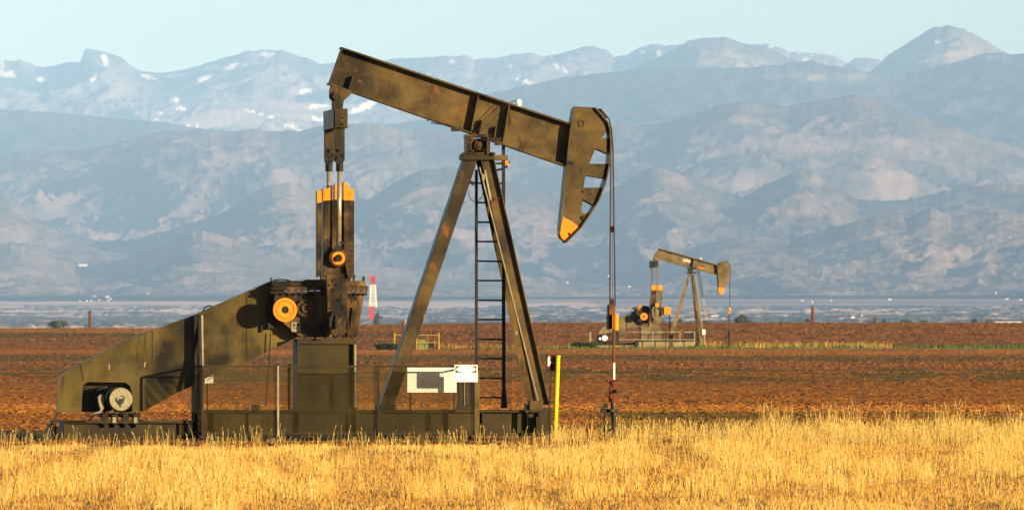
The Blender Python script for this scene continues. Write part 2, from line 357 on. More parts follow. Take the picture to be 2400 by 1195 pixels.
# ------------------------------------------------------------------ mountains
def range_(name, prof, d0, d1, foot, nscale, amp, seed, dark, rock_grass, nrow=190, step=3.4, snow=None, power=.9, patch=.5, pscale=350, tan=None):
    px = np.arange(-700, 3300, step); t = np.linspace(0, 1, nrow); back = np.linspace(1.02, 1.25, 10)
    tt = np.concatenate([t, back]); T, P = np.meshgrid(tt, px, indexing='ij')
    d = d0 + (d1 - d0) * T; X = (P - 1200) / F * d
    xs, ys = zip(*prof); pc_ = np.interp(px, xs, ys); kk = np.hanning(31); kk /= kk.sum(); ps_ = np.convolve(np.pad(pc_, 15, mode='edge'), kk, mode='valid')
    det = (pc_ - ps_)[None, :] + (fbm(P / 26, P * 0 + seed, 5, seed, .6) - .5) * 9
    crest = ps_[None, :] + det * np.clip((T - .72) / .28, 0, 1) ** 2
    hc = (HZ - crest) / F * d1                      # crest height above eye level
    hf = (HZ - foot) / F * d0
    tc = np.clip(T, 0, 1)
    wx = (fbm(X / nscale * .5, d / nscale * .5, 3, seed + 50) - .5) * nscale * 1.1
    rd = ridged((X + wx) / nscale, (d * .62 + wx * .5) / nscale, 7, seed, .49)
    rel = (1 - rd)
    hh = hf + (hc - hf) * tc ** power - amp * rel * (hc - hf).clip(50) * np.sin(np.pi * np.clip(tc, 0, 1) ** .85) ** .75
    hh = np.where(T > 1, hc - (T - 1) * (d1 - d0) * .7, hh) + (fbm(X / (nscale * .12), d / (nscale * .12), 4, seed + 33, .6) - .5) * nscale * .045 * np.clip(T * 5, 0, 1) * (1 - sm(.95, 1, T))
    # keep the skyline exactly on the surveyed profile
    cap = hc / d1 * d - (1 - tc) * (hc - hf) * .10; k_ = 25.0
    soft = cap - k_ * np.log1p(np.exp(np.clip((cap - hh) / k_, -30, 30))); soft = np.where((cap - hh) / k_ > 30, hh, soft)
    bw = sm(.93, 1.0, T); hh = np.where(T <= 1, soft * (1 - bw) + hh * bw, hh)
    z = H + hh
    n = fbm(X / pscale, z * 1.3 / pscale + d / pscale * .12, 5, seed + 9, .62); q = fbm(X / (pscale * 6), d / (pscale * 6), 3, seed + 4)
    k = sm(patch - .17, patch + .17, n * .75 + q * .25)
    C = lerpc(dark, rock_grass, k); C = C * (.68 + .64 * fbm(X / 38, z / 32 + d / 400, 3, seed + 90, .75))[..., None]  # noise mixes the dark forest tone with paler rock and grass
    py = HZ - hh / d * F
    if tan:
        for cx, cy, rx, ry, st in tan:
            e = np.exp(-(((P - cx) / rx) ** 2 + ((py - cy) / ry) ** 2)) * sm(.3, .6, n) * st
            C = C * (1 - e[..., None]) + np.array([.55, .40, .27]) * e[..., None]
    if snow:
        sn = np.zeros_like(P); nn = fbm(P / 15, py / 6, 5, seed + 70, .6)
        for cx, cy, rx, ry, *r in snow:
            sl_ = r[0] if r else 0
            e = ((P - cx) / rx) ** 2 + ((py - cy - (P - cx) * sl_) / ry) ** 2
            sn = np.maximum(sn, sm(1.25, .75, -(-e) + (nn - .5) * 2.4) if False else 1 - sm(.7, 1.1, e + (nn - .5) * 2.6))
        C = C * (1 - sn[..., None]) + np.array([1.2, 1.05, .98]) * sn[..., None]
    o = grid_obj(name, X, d - CAMD, z, C, FAR, smooth=True); tag(o, kind='structure'); return o

ROCK_D, ROCK_L = [.10, .11, .12], [.34, .26, .24]
high = [(-800, 150), (-200, 160), (0, 140), (45, 141), (75, 150), (100, 160), (150, 149), (188, 146), (196, 125), (200, 115), (240, 120), (285, 134), (305, 155), (330, 166), (370, 172), (450, 160), (520, 135), (580, 120), (660, 117), (700, 130), (750, 152), (800, 148), (880, 148), (915, 138), (970, 138), (1010, 134), (1090, 130), (1112, 141), (1170, 135), (1240, 122), (1275, 133), (1330, 120), (1360, 112), (1395, 109), (1420, 116), (1440, 136), (1468, 132), (1500, 112), (1530, 105), (1600, 106), (1650, 115), (1740, 110), (1760, 105), (1800, 104), (1835, 112), (1850, 121), (1900, 124), (1960, 130), (1985, 150), (2000, 140), (2030, 135), (2060, 139), (2090, 160), (2400, 165), (3400, 160)]
snow = [(4, 152, 7, 20), (20, 176, 22, 7, .2), (100, 178, 14, 16), (246, 140, 9, 15, .9), (220, 178, 9, 12, -1.0), (350, 182, 26, 6, .35), (415, 178, 30, 6, -.1), (497, 158, 19, 8, -.2), (482, 182, 20, 11, -.3), (555, 156, 25, 7, -.2), (620, 128, 22, 8, -.1), (715, 215, 14, 5, -.2), (740, 250, 26, 6, -.1), (752, 284, 26, 6, .4), (410, 232, 11, 7), (425, 256, 15, 5, .2), (362, 292, 18, 9, .1), (430, 300, 55, 3), (378, 266, 8, 7, .3), (850, 252, 34, 9, -.4), (1060, 144, 8, 6), (1192, 148, 9, 12, .7), (1226, 190, 22, 4, .25), (1300, 148, 10, 9, 1), (1322, 163, 7, 6, 1), (1355, 122, 6, 4), (1468, 134, 6, 4), (1505, 124, 7, 6), (1545, 125, 7, 7), (1808, 110, 6, 3), (1888, 141, 10, 6), (1873, 125, 4, 3), (1905, 130, 4, 3), (1990, 147, 8, 4), (690, 300, 30, 4, .4), (600, 265, 40, 3, .3)]
range_('high_mountains', high, 56000, 67000, 330, 1400, .46, 3, ROCK_D, ROCK_L, snow=snow, nrow=400, patch=.47)
dome = [(-800, 700), (1250, 420), (1400, 215), (1500, 152), (1560, 128), (1610, 100), (1640, 91), (1697, 87), (1730, 98), (1790, 112), (1850, 135), (1900, 158), (2000, 200), (2060, 150), (2100, 117), (2150, 86), (2185, 66), (2220, 59), (2262, 70), (2320, 100), (2362, 126), (2420, 150), (2600, 220), (3400, 300)]
range_('rounded_peaks', dome, 50000, 58000, 330, 1300, .30, 23, [.085, .08, .07], [.36, .26, .19], patch=.45, tan=[(1810, 150, 70, 12, .8), (1720, 145, 20, 16, .8), (2150, 165, 60, 22, .9), (2230, 120, 60, 20, .5)], snow=[(2197, 100, 6, 3)])
mid = [(-800, 240), (-100, 255), (40, 258), (110, 262), (170, 268), (300, 280), (380, 285), (480, 305), (700, 312), (860, 300), (1000, 280), (1120, 225), (1200, 207), (1300, 186), (1400, 172), (1500, 163), (1700, 160), (1830, 152), (1900, 144), (1960, 155), (2040, 172), (2120, 172), (2200, 155), (2300, 128), (2350, 124), (2420, 130), (2600, 150), (3400, 140)]
range_('middle_mountains', mid, 43000, 50000, 400, 1500, .25, 41, [.06, .075, .075], [.14, .13, .12], patch=.55, tan=[(1900, 180, 40, 9, .8), (2010, 180, 45, 9, .7), (60, 235, 60, 12, .4), (2330, 140, 60, 10, .6)])
foot = [(-800, 330), (-100, 370), (0, 362), (90, 355), (200, 352), (300, 330), (370, 309), (440, 305), (520, 307), (600, 305), (690, 308), (760, 296), (830, 288), (890, 292), (930, 302), (1010, 305), (1100, 318), (1200, 330), (1300, 325), (1420, 305), (1450, 292), (1500, 292), (1540, 290), (1620, 270), (1690, 250), (1735, 236), (1790, 240), (1850, 250), (1910, 236), (2000, 225), (2040, 229), (2110, 258), (2200, 282), (2300, 318), (2400, 352), (2600, 400), (3400, 430)]
FD, FL = [.085, .068, .072], [.27, .185, .160]
range_('foothills', foot, 33500, 41000, 600, 1000, .42, 61, FD, FL, nrow=430, patch=.52, pscale=160, power=1.0)
foot2 = [(-800, 420), (0, 452), (60, 490), (140, 545), (240, 566), (320, 560), (420, 530), (520, 500), (600, 450), (640, 433), (680, 430), (720, 446), (790, 468), (860, 470), (930, 425), (990, 396), (1060, 392), (1150, 412), (1230, 440), (1320, 480), (1400, 462), (1470, 425), (1515, 398), (1545, 394), (1600, 412), (1680, 445), (1740, 462), (1800, 430), (1860, 402), (1900, 400), (1950, 430), (2010, 470), (2120, 470), (2250, 440), (2400, 430), (2600, 470), (3400, 520)]
range_('near_foothills', foot2, 29500, 33500, 660, 760, .36, 81, FD, FL, nrow=360, patch=.50, pscale=120, power=1.0, tan=[(1870, 430, 45, 40, .7), (650, 450, 60, 25, .4)])
low = [(-800, 560), (-100, 590), (0, 578), (50, 574), (100, 598), (190, 624), (260, 616), (330, 597), (400, 570), (450, 542), (475, 538), (520, 552), (620, 585), (740, 606), (850, 618), (1000, 640), (1150, 636), (1300, 652), (1450, 640), (1560, 615), (1620, 582), (1690, 560), (1770, 553), (1850, 560), (1930, 540), (2050, 506), (2090, 502), (2130, 510), (2180, 486), (2230, 505), (2290, 502), (2340, 494), (2400, 505), (2600, 530), (3400, 560)]
range_('low_hills', low, 25500, 29500, 692, 700, .26, 101, [.14, .115, .11], [.32, .225, .195], nrow=260, patch=.45, pscale=140, power=1.1)

# ------------------------------------------------------------------ haze
hz = MB().box(-15000, 15000, -400, 68600, -14, 2260).build('haze', None or FAR)
hm = bpy.data.materials.new('haze'); hm.use_nodes = True; t = hm.node_tree; t.nodes.remove(t.nodes['Principled BSDF'])
pv = t.nodes.new('ShaderNodeVolumePrincipled'); pv.inputs['Density'].default_value = 1.9e-5; pv.inputs['Color'].default_value = (.28, .47, .84, 1)
pv.inputs['Anisotropy'].default_value = -0.5
t.links.new(pv.outputs[0], t.nodes['Material Output'].inputs['Volume'])
hz.data.materials.clear(); hz.data.materials.append(hm); tag(hz, kind='stuff', label='pale blue haze over the plain', cat='haze')
#OBJECTS#
# ------------------------------------------------------------------ the near pumping unit
def ibeam_flange(f, mb, a, b, w, v0, v1): return f.bar(mb, a, b, w, v0, v1)
def bolts(f, mb, pts, r, v, out=.03):
    for x, y in pts: f.disc(mb, x, y, r, v, v - out, 6)
    return mb

f = Fr(960, 0.0, 6.0)
PJ = f.root('pumping_unit', 'large dark olive oil pumping unit with orange-tipped horse head, standing on a long steel skid', 'pump jack')
# --- skid base
b = MB()
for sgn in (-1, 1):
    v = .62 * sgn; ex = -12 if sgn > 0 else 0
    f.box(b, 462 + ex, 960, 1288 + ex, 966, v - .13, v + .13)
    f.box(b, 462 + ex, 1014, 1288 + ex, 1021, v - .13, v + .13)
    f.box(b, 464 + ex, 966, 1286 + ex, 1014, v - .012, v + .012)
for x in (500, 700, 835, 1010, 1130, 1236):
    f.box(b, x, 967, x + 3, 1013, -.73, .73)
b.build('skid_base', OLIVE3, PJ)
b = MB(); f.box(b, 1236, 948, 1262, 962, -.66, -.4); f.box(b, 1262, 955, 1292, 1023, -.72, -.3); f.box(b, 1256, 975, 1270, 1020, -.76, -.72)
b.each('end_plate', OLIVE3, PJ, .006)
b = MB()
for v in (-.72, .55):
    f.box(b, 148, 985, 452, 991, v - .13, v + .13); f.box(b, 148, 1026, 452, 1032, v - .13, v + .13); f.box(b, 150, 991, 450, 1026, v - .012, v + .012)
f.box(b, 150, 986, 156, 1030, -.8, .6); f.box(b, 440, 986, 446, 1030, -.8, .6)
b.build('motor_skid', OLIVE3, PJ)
b = MB(); f.box(b, 112, 992, 132, 1036, -.75, -.35); f.bar(b, (104, 1024), (122, 1012), 7, -.7, -.5); f.bar(b, (136, 965), (118, 1000), 4, -.75, -.72); f.box(b, 134, 998, 146, 1038, -.8, -.6); f.box(b, 118, 984, 200, 990, -.85, -.8)
f.disc(b, 112, 1008, 7, -.8, -.7, 10)
b.build('towing_eye', DARK, PJ)
# --- pedestal
b = MB()
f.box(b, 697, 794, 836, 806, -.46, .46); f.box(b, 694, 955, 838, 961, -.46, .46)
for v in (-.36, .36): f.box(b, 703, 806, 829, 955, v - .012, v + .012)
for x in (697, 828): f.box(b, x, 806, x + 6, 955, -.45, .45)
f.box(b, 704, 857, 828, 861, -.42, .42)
pe = b.build('pedestal', OLIVE3, PJ); b = MB(); f.box(b, 831, 807, 835, 954, -.457, -.452); b.build('painted_edge_glint', CREAM, pe)  # thin cream strip paints the sun's glint along the flange edge
# --- gearbox
b = MB()
f.prism(b, [(641, 688), (858, 688), (853, 695), (838, 780), (838, 790), (704, 790), (694, 784), (641, 737)], -.42, .42)
g = b.build('gearbox', GRIME, PJ, .012)
b = MB()
f.box(b, 636, 672, 862, 680, -.50, .50); f.box(b, 634, 682, 860, 688, -.50, .50); f.box(b, 640, 658, 856, 672, -.40, .40)
f.box(b, 716, 655, 790, 660, -.2, .3)
b.build('gearbox_cover', GRIME, g, .004)
b = MB()
for x in list(range(648, 740, 15)) + list(range(822, 862, 12)): f.rod(b, (x, 669), (x, 692), 5, -.47, 6)
for x in (716, 738, 762, 785, 806, 826): f.rod(b, (x, 785), (x, 797), 5, -.43, 6)
b.each('flange_bolt', DARK, g)
b = MB(); f.rod(b, (852, 648), (852, 660), 6, -.3); f.disc(b, 829, 648, 5, -.3, -.2, 10); f.rod(b, (829, 648), (829, 660), 5, -.25)
f.rod(b, (636, 650), (636, 662), 4, -.3); b.each('breather_pipe', DARK, g); b = MB()
b.tube([f.p(x, y, -.1) for x, y in ((640, 657), (652, 655), (668, 655), (680, 658))], .012)
b.build('hose', DARK, g)
b = MB(); f.disc(b, 716, 722, 20, -.42, -.46, 24); f.ring(b, 716, 722, 22, 17, -.42, -.48, 24); f.ring(b, 716, 722, 10, 7, -.42, -.50, 20); bolts(f, b, [(716 + 19.5 * math.cos(a), 722 + 19.5 * math.sin(a)) for a in np.arange(0, 6.2, .785)], 1.8, -.48)
b.build('bearing_cap', GRIME, g)
b = MB()
for x in (748, 795, 815): f.prism(b, [(x, 752), (x + 3, 752), (x + 5, 790), (x - 1, 790)], -.47, -.42)
f.prism(b, [(826, 720), (834, 740), (832, 788), (818, 788)], -.46, -.42)
b.each('rib', GRIME, g)
u, _, z = f.p(725, 776, -.425); text_mesh('63369', 'casting_number', 17 / f.S, (u, -.425, z), INK, g, .004)
b = MB(); f.box(b, 683, 755, 704, 777, -.435, -.42); nm = b.build('name_plate', CREAM, g)
b = MB(); f.box(b, 687, 758, 692, 764, -.438, -.434); f.box(b, 696, 758, 702, 763, -.438, -.434); f.bar(b, (686, 768), (692, 764), 1.2, -.438, -.434)
for y in (768, 771.5): f.box(b, 687, y, 700, y + 1, -.438, -.434)
b.build('plate_marking', INK, nm)
# brake disc / sheave
b = MB(); f.ring(b, 668, 726, 28, 8.5, -.74, -.66, 40); dsk = b.build('brake_disc', ORANGE, PJ, .004)
b = MB(); f.ring(b, 668, 726, 21, 20, -.745, -.735, 40); f.disc(b, 654, 717, 1.6, -.745, -.735, 8); f.disc(b, 681, 733, 1.6, -.745, -.735, 8)
b.each('disc_marking', RED, dsk)
b = MB(); f.disc(b, 668, 726, 9, -.72, -.2, 20); b.build('shaft', DARK, dsk)
b = MB(); f.disc(b, 650, 728, 27, -.30, -.14, 32); f.box(b, 628, 700, 646, 770, -.22, -.12); f.box(b, 612, 752, 616, 778, -.18, -.14); f.box(b, 624, 752, 628, 772, -.18, -.14)
b.build('brake_housing', DARK, PJ)
# --- belt guard: one shell with an opening for the motor
b = MB()
pts = [(134, 965), (137, 900), (140, 887), (147, 877), (160, 868), (300, 795), (458, 737), (632, 660), (660, 672), (700, 735), (694, 791), (555, 858), (410, 922), (340, 962), (310, 965), (309, 918), (304, 903), (294, 896), (205, 895), (194, 903), (191, 965)]
f.prism(b, pts, -.12, -.108)
f.prism(b, pts[:15], .20, .212)
# edge strips of the shell
edge = pts[:10]
for a, c in zip(edge[:-1], edge[1:]):
    ua, ub = f.uz([a, c], -.12)
    b.add([(ua[0], -.12, ua[1]), (ub[0], -.12, ub[1]), (ub[0], .212, ub[1]), (ua[0], .212, ua[1])], [(0, 1, 2, 3)])
for a, c in zip(pts[14:], pts[15:]):
    ua, ub = f.uz([a, c], -.12)
    b.add([(ua[0], -.12, ua[1]), (ub[0], -.12, ub[1]), (ub[0], .05, ub[1]), (ua[0], .05, ua[1])], [(0, 1, 2, 3)])
bg = b.build('belt_guard', OLIVE2, PJ)
b = MB()
for a, c, ww in (((357, 773), (357, 850), 1.6), ((578, 688), (578, 846), 1.8), ((455, 740), (455, 880), 1.6), ((188, 852), (196, 892), 1.6), ((300, 797), (357, 775), 1.2)): f.bar(b, a, c, ww, -.126, -.118)
b.each('seam', DARK, bg)
b = MB(); b.tube([f.p(x, y, -.05) for x, y in ((476, 732), (477, 724), (483, 718), (492, 716), (500, 720), (504, 724))], .012); b.build('lifting_eye', DARK, bg)
b = MB(); f.bar(b, (256, 853), (256, 866), 3, -.13, -.12); f.bar(b, (338, 860), (341, 848), 3, -.13, -.12); b.each('latch', PIPE, bg)
# guard supports
b = MB(); b.cyl(f.p(468, 738, -.16), f.p(468, 985, -.62), .028, None, 8); f.bar(b, (466, 738), (466, 1000), 8, -.62, -.56) if False else None
f.box(b, 455, 740, 463, 985, -.20, -.14); f.box(b, 465, 742, 470, 1020, -.36, -.30); b.each('guard_strut', DARK, PJ)
b = MB(); f.bar(b, (474, 739), (476, 862), 4, -.20, -.16); b.build('guard_strut', PIPE, PJ)
# --- motor
b = MB(); f.disc(b, 272, 933, 26, -.40, .02, 28); f.disc(b, 245, 936, 30, -.05, .18, 28); mo = b.build('motor', DARK, PJ, .01)
b = MB(); f.ring(b, 283, 935, 27, 8, -.46, -.42, 32); f.disc(b, 283, 935, 26.5, -.44, -.40, 32); b.build('motor_end_bell', CREAM, mo, .008)
b = MB(); f.prism(b, [(271, 935), (276, 929), (274, 937), (280, 938), (284, 933), (292, 936), (289, 944), (284, 947), (283, 954), (279, 949), (274, 943)], -.47, -.461); b.build('vent_hole', INK, mo)
b = MB(); f.prism(b, [(228, 930), (236, 923), (243, 925), (245, 955), (236, 962), (231, 948)], -.32, -.2); b.build('terminal_box', CREAM, mo, .01)
b = MB(); b.tube([f.p(x, y, -.3) for x, y in ((240, 958), (232, 966), (220, 970), (212, 982), (200, 988))], .02); b.build('conduit', PIPE, mo)
b = MB(); f.box(b, 235, 968, 330, 977, -.66, .2)
for x in (240, 263, 288, 313): f.box(b, x, 970, x + 14, 994, -.84, -.5)
for x in (247, 270, 295, 320): f.rod(b, (x, 966), (x, 1000), 9, -.80, 8)
b.each('motor_mount', DARK, PJ, .004)
b = MB()
for x in (264, 314): f.box(b, x, 977, x + 8, 990, -.86, -.845)
b.each('mount_label', CREAM, PJ)
# --- cranks with counterweights
def crank(x0, x1, top, v0, v1, near):
    w = x1 - x0; bm_ = MB()
    a0, a1 = x0 + w * .30, x0 + w * .66      # slot for the pitman
    f.box(bm_, x0 + 8, 468, x1 - 8, 660, v0 + .10, v1)           # crank arm behind the weights
    f.prism(bm_, [(x0 + 8, 640), (x1 - 6, 640), (x1 - 16, 700), (x1 - 18, 780), (x0 + 26, 790), (x0 + 10, 760)], v0 + .06, v1)
    c = bm_.build('crank', GRIME, PJ, .01)
    for l, r, tl, tr in ((x0, a0, top + 8, top), (a1, x1, top, top + 8)):
        m1 = MB(); f.prism(m1, [(l, top + 36), (r, top + 36), (r, 640 if r < x1 else 652), (l + (0 if l == x0 else 10), 652 if l > x0 else 650), (l, 600)], v0, v1 + .04)
        m1.build('counterweight', GRIME, PJ, .006)
        m2 = MB()
        if l == x0: f.prism(m2, [(l, tl), (l + w * .14, tl - 1), (r, tr), (r, top + 35), (l, top + 35)], v0 - .003, v1 + .043)
        else: f.prism(m2, [(l, tl - 8), (l + w * .10, tl - 7), (l + w * .2, tr - 1), (r, tr), (r, top + 35), (l, top + 35)], v0 - .003, v1 + .043)
        m2.build('weight_tip', ORANGE, PJ, .004)
    return c
cn = crank(757, 830, 435, -.90, -.66, True)
cf = crank(743, 806, 440, .66, .88, False)
b = MB()
for y in range(512, 650, 12):
    f.box(b, 758, y, 767, y + 2, -.909, -.898); f.box(b, 818, y + 3, 829, y + 5, -.909, -.898)
b.each('rack_tooth', DARK, cn)
b = MB()
for x, y in ((784, 656), (783, 680), (797, 703)): f.ring(b, x, y, 5, 2.4, -.86, -.84, 12)
for x, y in ((774, 668), (792, 668), (771, 700), (803, 690), (777, 722), (805, 722)): f.disc(b, x, y, 2.2, -.87, -.84, 6)
b.each('crank_pin_hole', GRIME, cn)
b = MB(); f.disc(b, 790, 742, 15, -.94, -.8, 24); b.build('crank_shaft', GRIME, cn)
b = MB(); f.box(b, 772, 742, 778, 766, -.98, -.82); f.box(b, 786, 738, 792, 770, -.98, -.82); b.each('clamp_bolt', DARK, cn)
for vv, xx, nm_ in ((-1.0, 793, 'wrist_pin'), (1.0, 768, 'wrist_pin')):
    b = MB(); f.disc(b, xx, 604, 22, vv + .07 * (-1 if vv > 0 else 1), vv + .12 * (-1 if vv > 0 else 1), 28); f.ring(b, xx, 604, 21, 10, vv - .03, vv + .08, 28) ; wp = b.build(nm_, GRIME, PJ, .004)
    b = MB(); f.ring(b, xx, 605, 15.5, 8.5, vv - .05, vv - .02, 32); b.build('orange_ring', ORANGE, wp, .004)
    b = MB(); f.disc(b, xx, 606, 7, vv - .10, vv, 14); b.build('pin_nut', DARK, wp)
    # pitman arm
    b = MB(); f.rod(b, (xx + 3.5, 376), (xx + 1, 588), 11.5, vv - .0, 16); pa = b.build('pitman_arm', ROD, PJ, smooth=True)
    b = MB(); f.disc(b, xx + 3, 377, 9, vv - .07, vv + .07, 12); f.rod(b, (xx + 3, 376), (xx + 3, 402), 17, vv, 14); f.prism(b, [(xx - 8, 590), (xx + 10, 590), (xx + 8, 575), (xx - 5, 575)], vv - .05, vv + .05); f.box(b, xx + 5, 566, xx + 12, 572, vv - .05, vv + .02); b.each('pitman_clamp', DARK, pa)
# --- equaliser and hanger
b = MB(); f.box(b, 782, 255, 815, 301, -.97, .97); eq = b.build('equalizer', OLIVE, PJ, .008)
b = MB(); f.box(b, 785, 258, 812, 299, -.985, -.968); bolts(f, b, [(788, 277), (804, 277), (788, 292), (804, 292)], 2.6, -.985); b.build('bolt_plate', OLIVE, eq, .003)
for vv, x0, x1 in ((-.88, 783, 808), (.96, 761, 786)):
    b = MB(); f.box(b, x0, 302, x1, 378, vv - .08, vv + .08); hp = b.build('pitman_hanger', OLIVE, PJ, .006)
    b = MB(); cx = (x0 + x1) / 2
    f.prism(b, [(cx - 9, 363), (cx, 354), (cx + 9, 363), (cx, 372)], vv - .10, vv - .08); bolts(f, b, [(cx - 9, 363), (cx, 352), (cx + 9, 364)], 3, vv - .08, .05); b.each('hanger_bolt', DARK, hp)
b = MB()
for vv in (-.30, .22):
    f.prism(b, [(776, 200), (824, 212), (822, 222), (806, 236), (803, 256), (780, 256), (778, 238), (772, 228), (772, 212)], vv, vv + .08)
f.box(b, 784, 236, 802, 256, -.28, .28)
hg = b.build('equalizer_bracket', OLIVE, PJ, .005)
b = MB(); f.disc(b, 788, 225, 8, -.36, .36, 20); f.ring(b, 788, 225, 10, 7, -.335, -.30, 20); b.build('bracket_pin', OLIVE, hg)
# --- walking beam
tl, tr, bl_, br = (799, 113), (1342, 293), (770, 195), (1331, 389)
def beam_pt(t, s):  # t along the beam, s 0 top .. 1 bottom
    x = tl[0] + (tr[0] - tl[0]) * t; y = tl[1] + (tr[1] - tl[1]) * t; x2 = bl_[0] + (br[0] - bl_[0]) * t; y2 = bl_[1] + (br[1] - bl_[1]) * t
    return (x + (x2 - x) * s, y + (y2 - y) * s)
b = MB(); f.prism(b, [beam_pt(0, 0), beam_pt(1, 0), beam_pt(1, 1), beam_pt(0, 1)], -.014, .014)
f.bar(b, beam_pt(0, -.01), beam_pt(1, -.01), 4, -.17, .17); f.bar(b, beam_pt(0, 1.01), beam_pt(1, 1.01), 4, -.17, .17)
wb = b.build('walking_beam', OLIVE, PJ)
for nm_, t0, s0, s1, lean in (('stiffener', .592, .02, .98, 0), ('stiffener', .725, .02, .98, 0), ('stiffener', .082, .62, .98, 0), ('stiffener', .627, .62, .98, 0), ('stiffener', .688, .66, .98, 0), ('end_stiffener', .004, .02, .98, 0)):
    for sg in (-1, 1):
        b = MB(); p0 = beam_pt(t0, s0); p1 = beam_pt(t0, s1)
        # square to the beam
        f.bar(b, p0, p1, 2.6, .014 * sg, (.155 if s0 < .1 else .13) * sg); b.build(nm_, OLIVE, wb)
b = MB()
for a, c in (((1180, 243), (1112, 312)), ((1190, 246), (1122, 312))): b.tube([f.p(*a, -.18), f.p(*c, -.2)], .006)
b.tube([f.p(x, y, .0) for x, y in ((1186, 244), (1197, 240), (1206, 237), (1212, 238))], .008)
b.build('cable', CABLE, wb)
b = MB(); f.disc(b, 862, 225, 1.8, -.06, -.014, 6); f.disc(b, 1003, 283, 1.8, -.06, -.014, 6); f.rod(b, (1010, 288), (1035, 292), 2.4, -.15)
f.box(b, 1058, 298, 1075, 308, -.16, -.08); f.box(b, 1150, 322, 1176, 331, -.2, -.08); f.box(b, 1160, 334, 1170, 341, -.16, -.1)
b.each('beam_clamp', DARK, wb)
b = MB(); f.bar(b, (1182, 241), (1228, 256), 4, -.1, .1); f.rod(b, (1196, 240), (1196, 250), 3, 0); sb = b.build('sensor_bracket', OLIVE, wb)
b = MB(); f.disc(b, 1217, 239, 6, -.06, .04, 14); f.box(b, 1213, 238, 1222, 250, -.05, .03); b.build('sensor', WHITE, sb, .006)
b = MB()
for t_ in (.10, .34, .55, .80, .93):
    for s_ in (-.005, 1.005): f.disc(b, *beam_pt(t_, .96 if s_ > .5 else .05), 1.5, -.03, -.012, 6)
bolts(f, b, [beam_pt(t_, .94) for t_ in (.605, .615, .70, .71)], 2.2, -.02, .03)
b.each('beam_bolt', DARK, wb)
# --- samson post
b = MB(); f.box(b, 1094, 315, 1151, 322, -.27, .27); f.box(b, 1093, 322, 1105, 357, -.2, .2); f.box(b, 1140, 322, 1149, 362, -.26, .2); f.box(b, 1104, 325, 1140, 358, -.10, .10); f.disc(b, 1124, 341, 12, -.17, .17, 24); f.disc(b, 1124, 341, 6, -.20, .20, 16)
f.box(b, 1090, 357, 1158, 363, -.22, .22)
sp = b.build('centre_bearing', GRIME, PJ, .004)
b = MB(); bolts(f, b, [(1086, 361), (1156, 361)], 4, -.2, .1); f.box(b, 1082, 360, 1090, 374, -.18, .1); bolts(f, b, [(1110, 328), (1134, 328), (1110, 353), (1134, 353)], 2.5, -.23); b.each('bearing_bolt', DARK, sp)
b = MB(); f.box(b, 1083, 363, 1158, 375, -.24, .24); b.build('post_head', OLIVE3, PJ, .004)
def post_leg(tops, bots, vt, vb, fl=.11, m=OLIVE):
    """H-section leg: web facing the viewer, flanges on both edges; tops / bots = (left, right) px"""
    b = MB()
    def quad(xl, yl, xr, yr, xb0, yb0, xb1, yb1, o0, o1):
        q = []
        for o in (o0, o1):
            q += [f.p(xl, yl, vt + o), f.p(xr, yr, vt + o), f.p(xb1, yb1, vb + o), f.p(xb0, yb0, vb + o)]
        b.add(q, [(0, 1, 2, 3), (7, 6, 5, 4), (0, 4, 5, 1), (1, 5, 6, 2), (2, 6, 7, 3), (3, 7, 4, 0)])
    (l0, y0), (r0, y1), (l1, y2), (r1, y3) = *tops, *bots
    quad(l0, y0, r0, y1, l1, y2, r1, y3, -.012, .012)
    quad(l0 - 1, y0, l0 + 1.6, y0, l1 - 1, y2, l1 + 1.6, y2, -fl, fl)
    quad(r0 - 1.6, y1, r0 + 1, y1, r1 - 1.6, y3, r1 + 1, y3, -fl, fl)
    return b
b = MB(); f.prism(b, [(1088, 374), (1120, 374), (922, 956), (890, 956)], -.15, .32); lg = b.build('post_leg', OLIVE, PJ, .006)
b = MB(); f.bar(b, (1073, 416), (1113, 430), 6, -.14, .14); bolts(f, b, [(1075, 420), (1108, 431)], 4, -.14, .03); f.box(b, 884, 948, 928, 960, -.2, .2); b.each('leg_clamp', DARK, lg)
l2 = post_leg(((1128, 374), (1158, 374)), ((1257, 948), (1288, 948)), -.10, -.58, .09).build('post_leg', OLIVE, PJ)
l3 = post_leg(((1116, 374), (1144, 374)), ((1238, 948), (1266, 948)), .10, .58, .09).build('post_leg', OLIVE, PJ)
b = MB(); b.cyl(f.p(1124, 392, -.22), f.p(1262, 944, -.70), .013, None, 8); b.build('grease_line', PIPE, l2)
b = MB(); b.cyl(f.p(1136, 400, -.23), f.p(1150, 470, -.28), .02, None, 8); f.box(b, 1208, 775, 1214, 783, -.52, -.48); f.box(b, 1130, 408, 1136, 422, -.3, -.2); b.each('line_clip', CREAM, l2)
b = MB(); u0 = f.p(1147, 473, -.26); u1 = f.p(1170, 463, -.29); b.add([(u0[0], u0[1], u0[2]), (u1[0], u1[1], u1[2]), (u1[0], u1[1], u1[2] - .022), (u0[0], u0[1], u0[2] - .022)], [(0, 1, 2, 3)]); f.bar(b, (1147, 475), (1171, 464), 3, -.31, -.26); b.build('tape', RED, l2)
b = MB(); f.box(b, 1240, 938, 1272, 960, -.74, -.5); f.box(b, 1232, 945, 1262, 960, .42, .7); f.box(b, 1288, 940, 1296, 948, -.7, -.6); b.each('leg_foot', OLIVE, PJ, .005)
b = MB()
pts_ = [(1098, 448), (1100, 462), (1108, 472), (1118, 474), (1128, 464), (1134, 448)]
b.tube([f.p(x, y, -.1) for x, y in pts_], .006, 5); b.tube([f.p(x, y, -.15) for x, y in ((1063, 450), (1068, 466), (1080, 477), (1092, 474))], .006, 5)
b.build('loose_wire', CABLE, PJ)
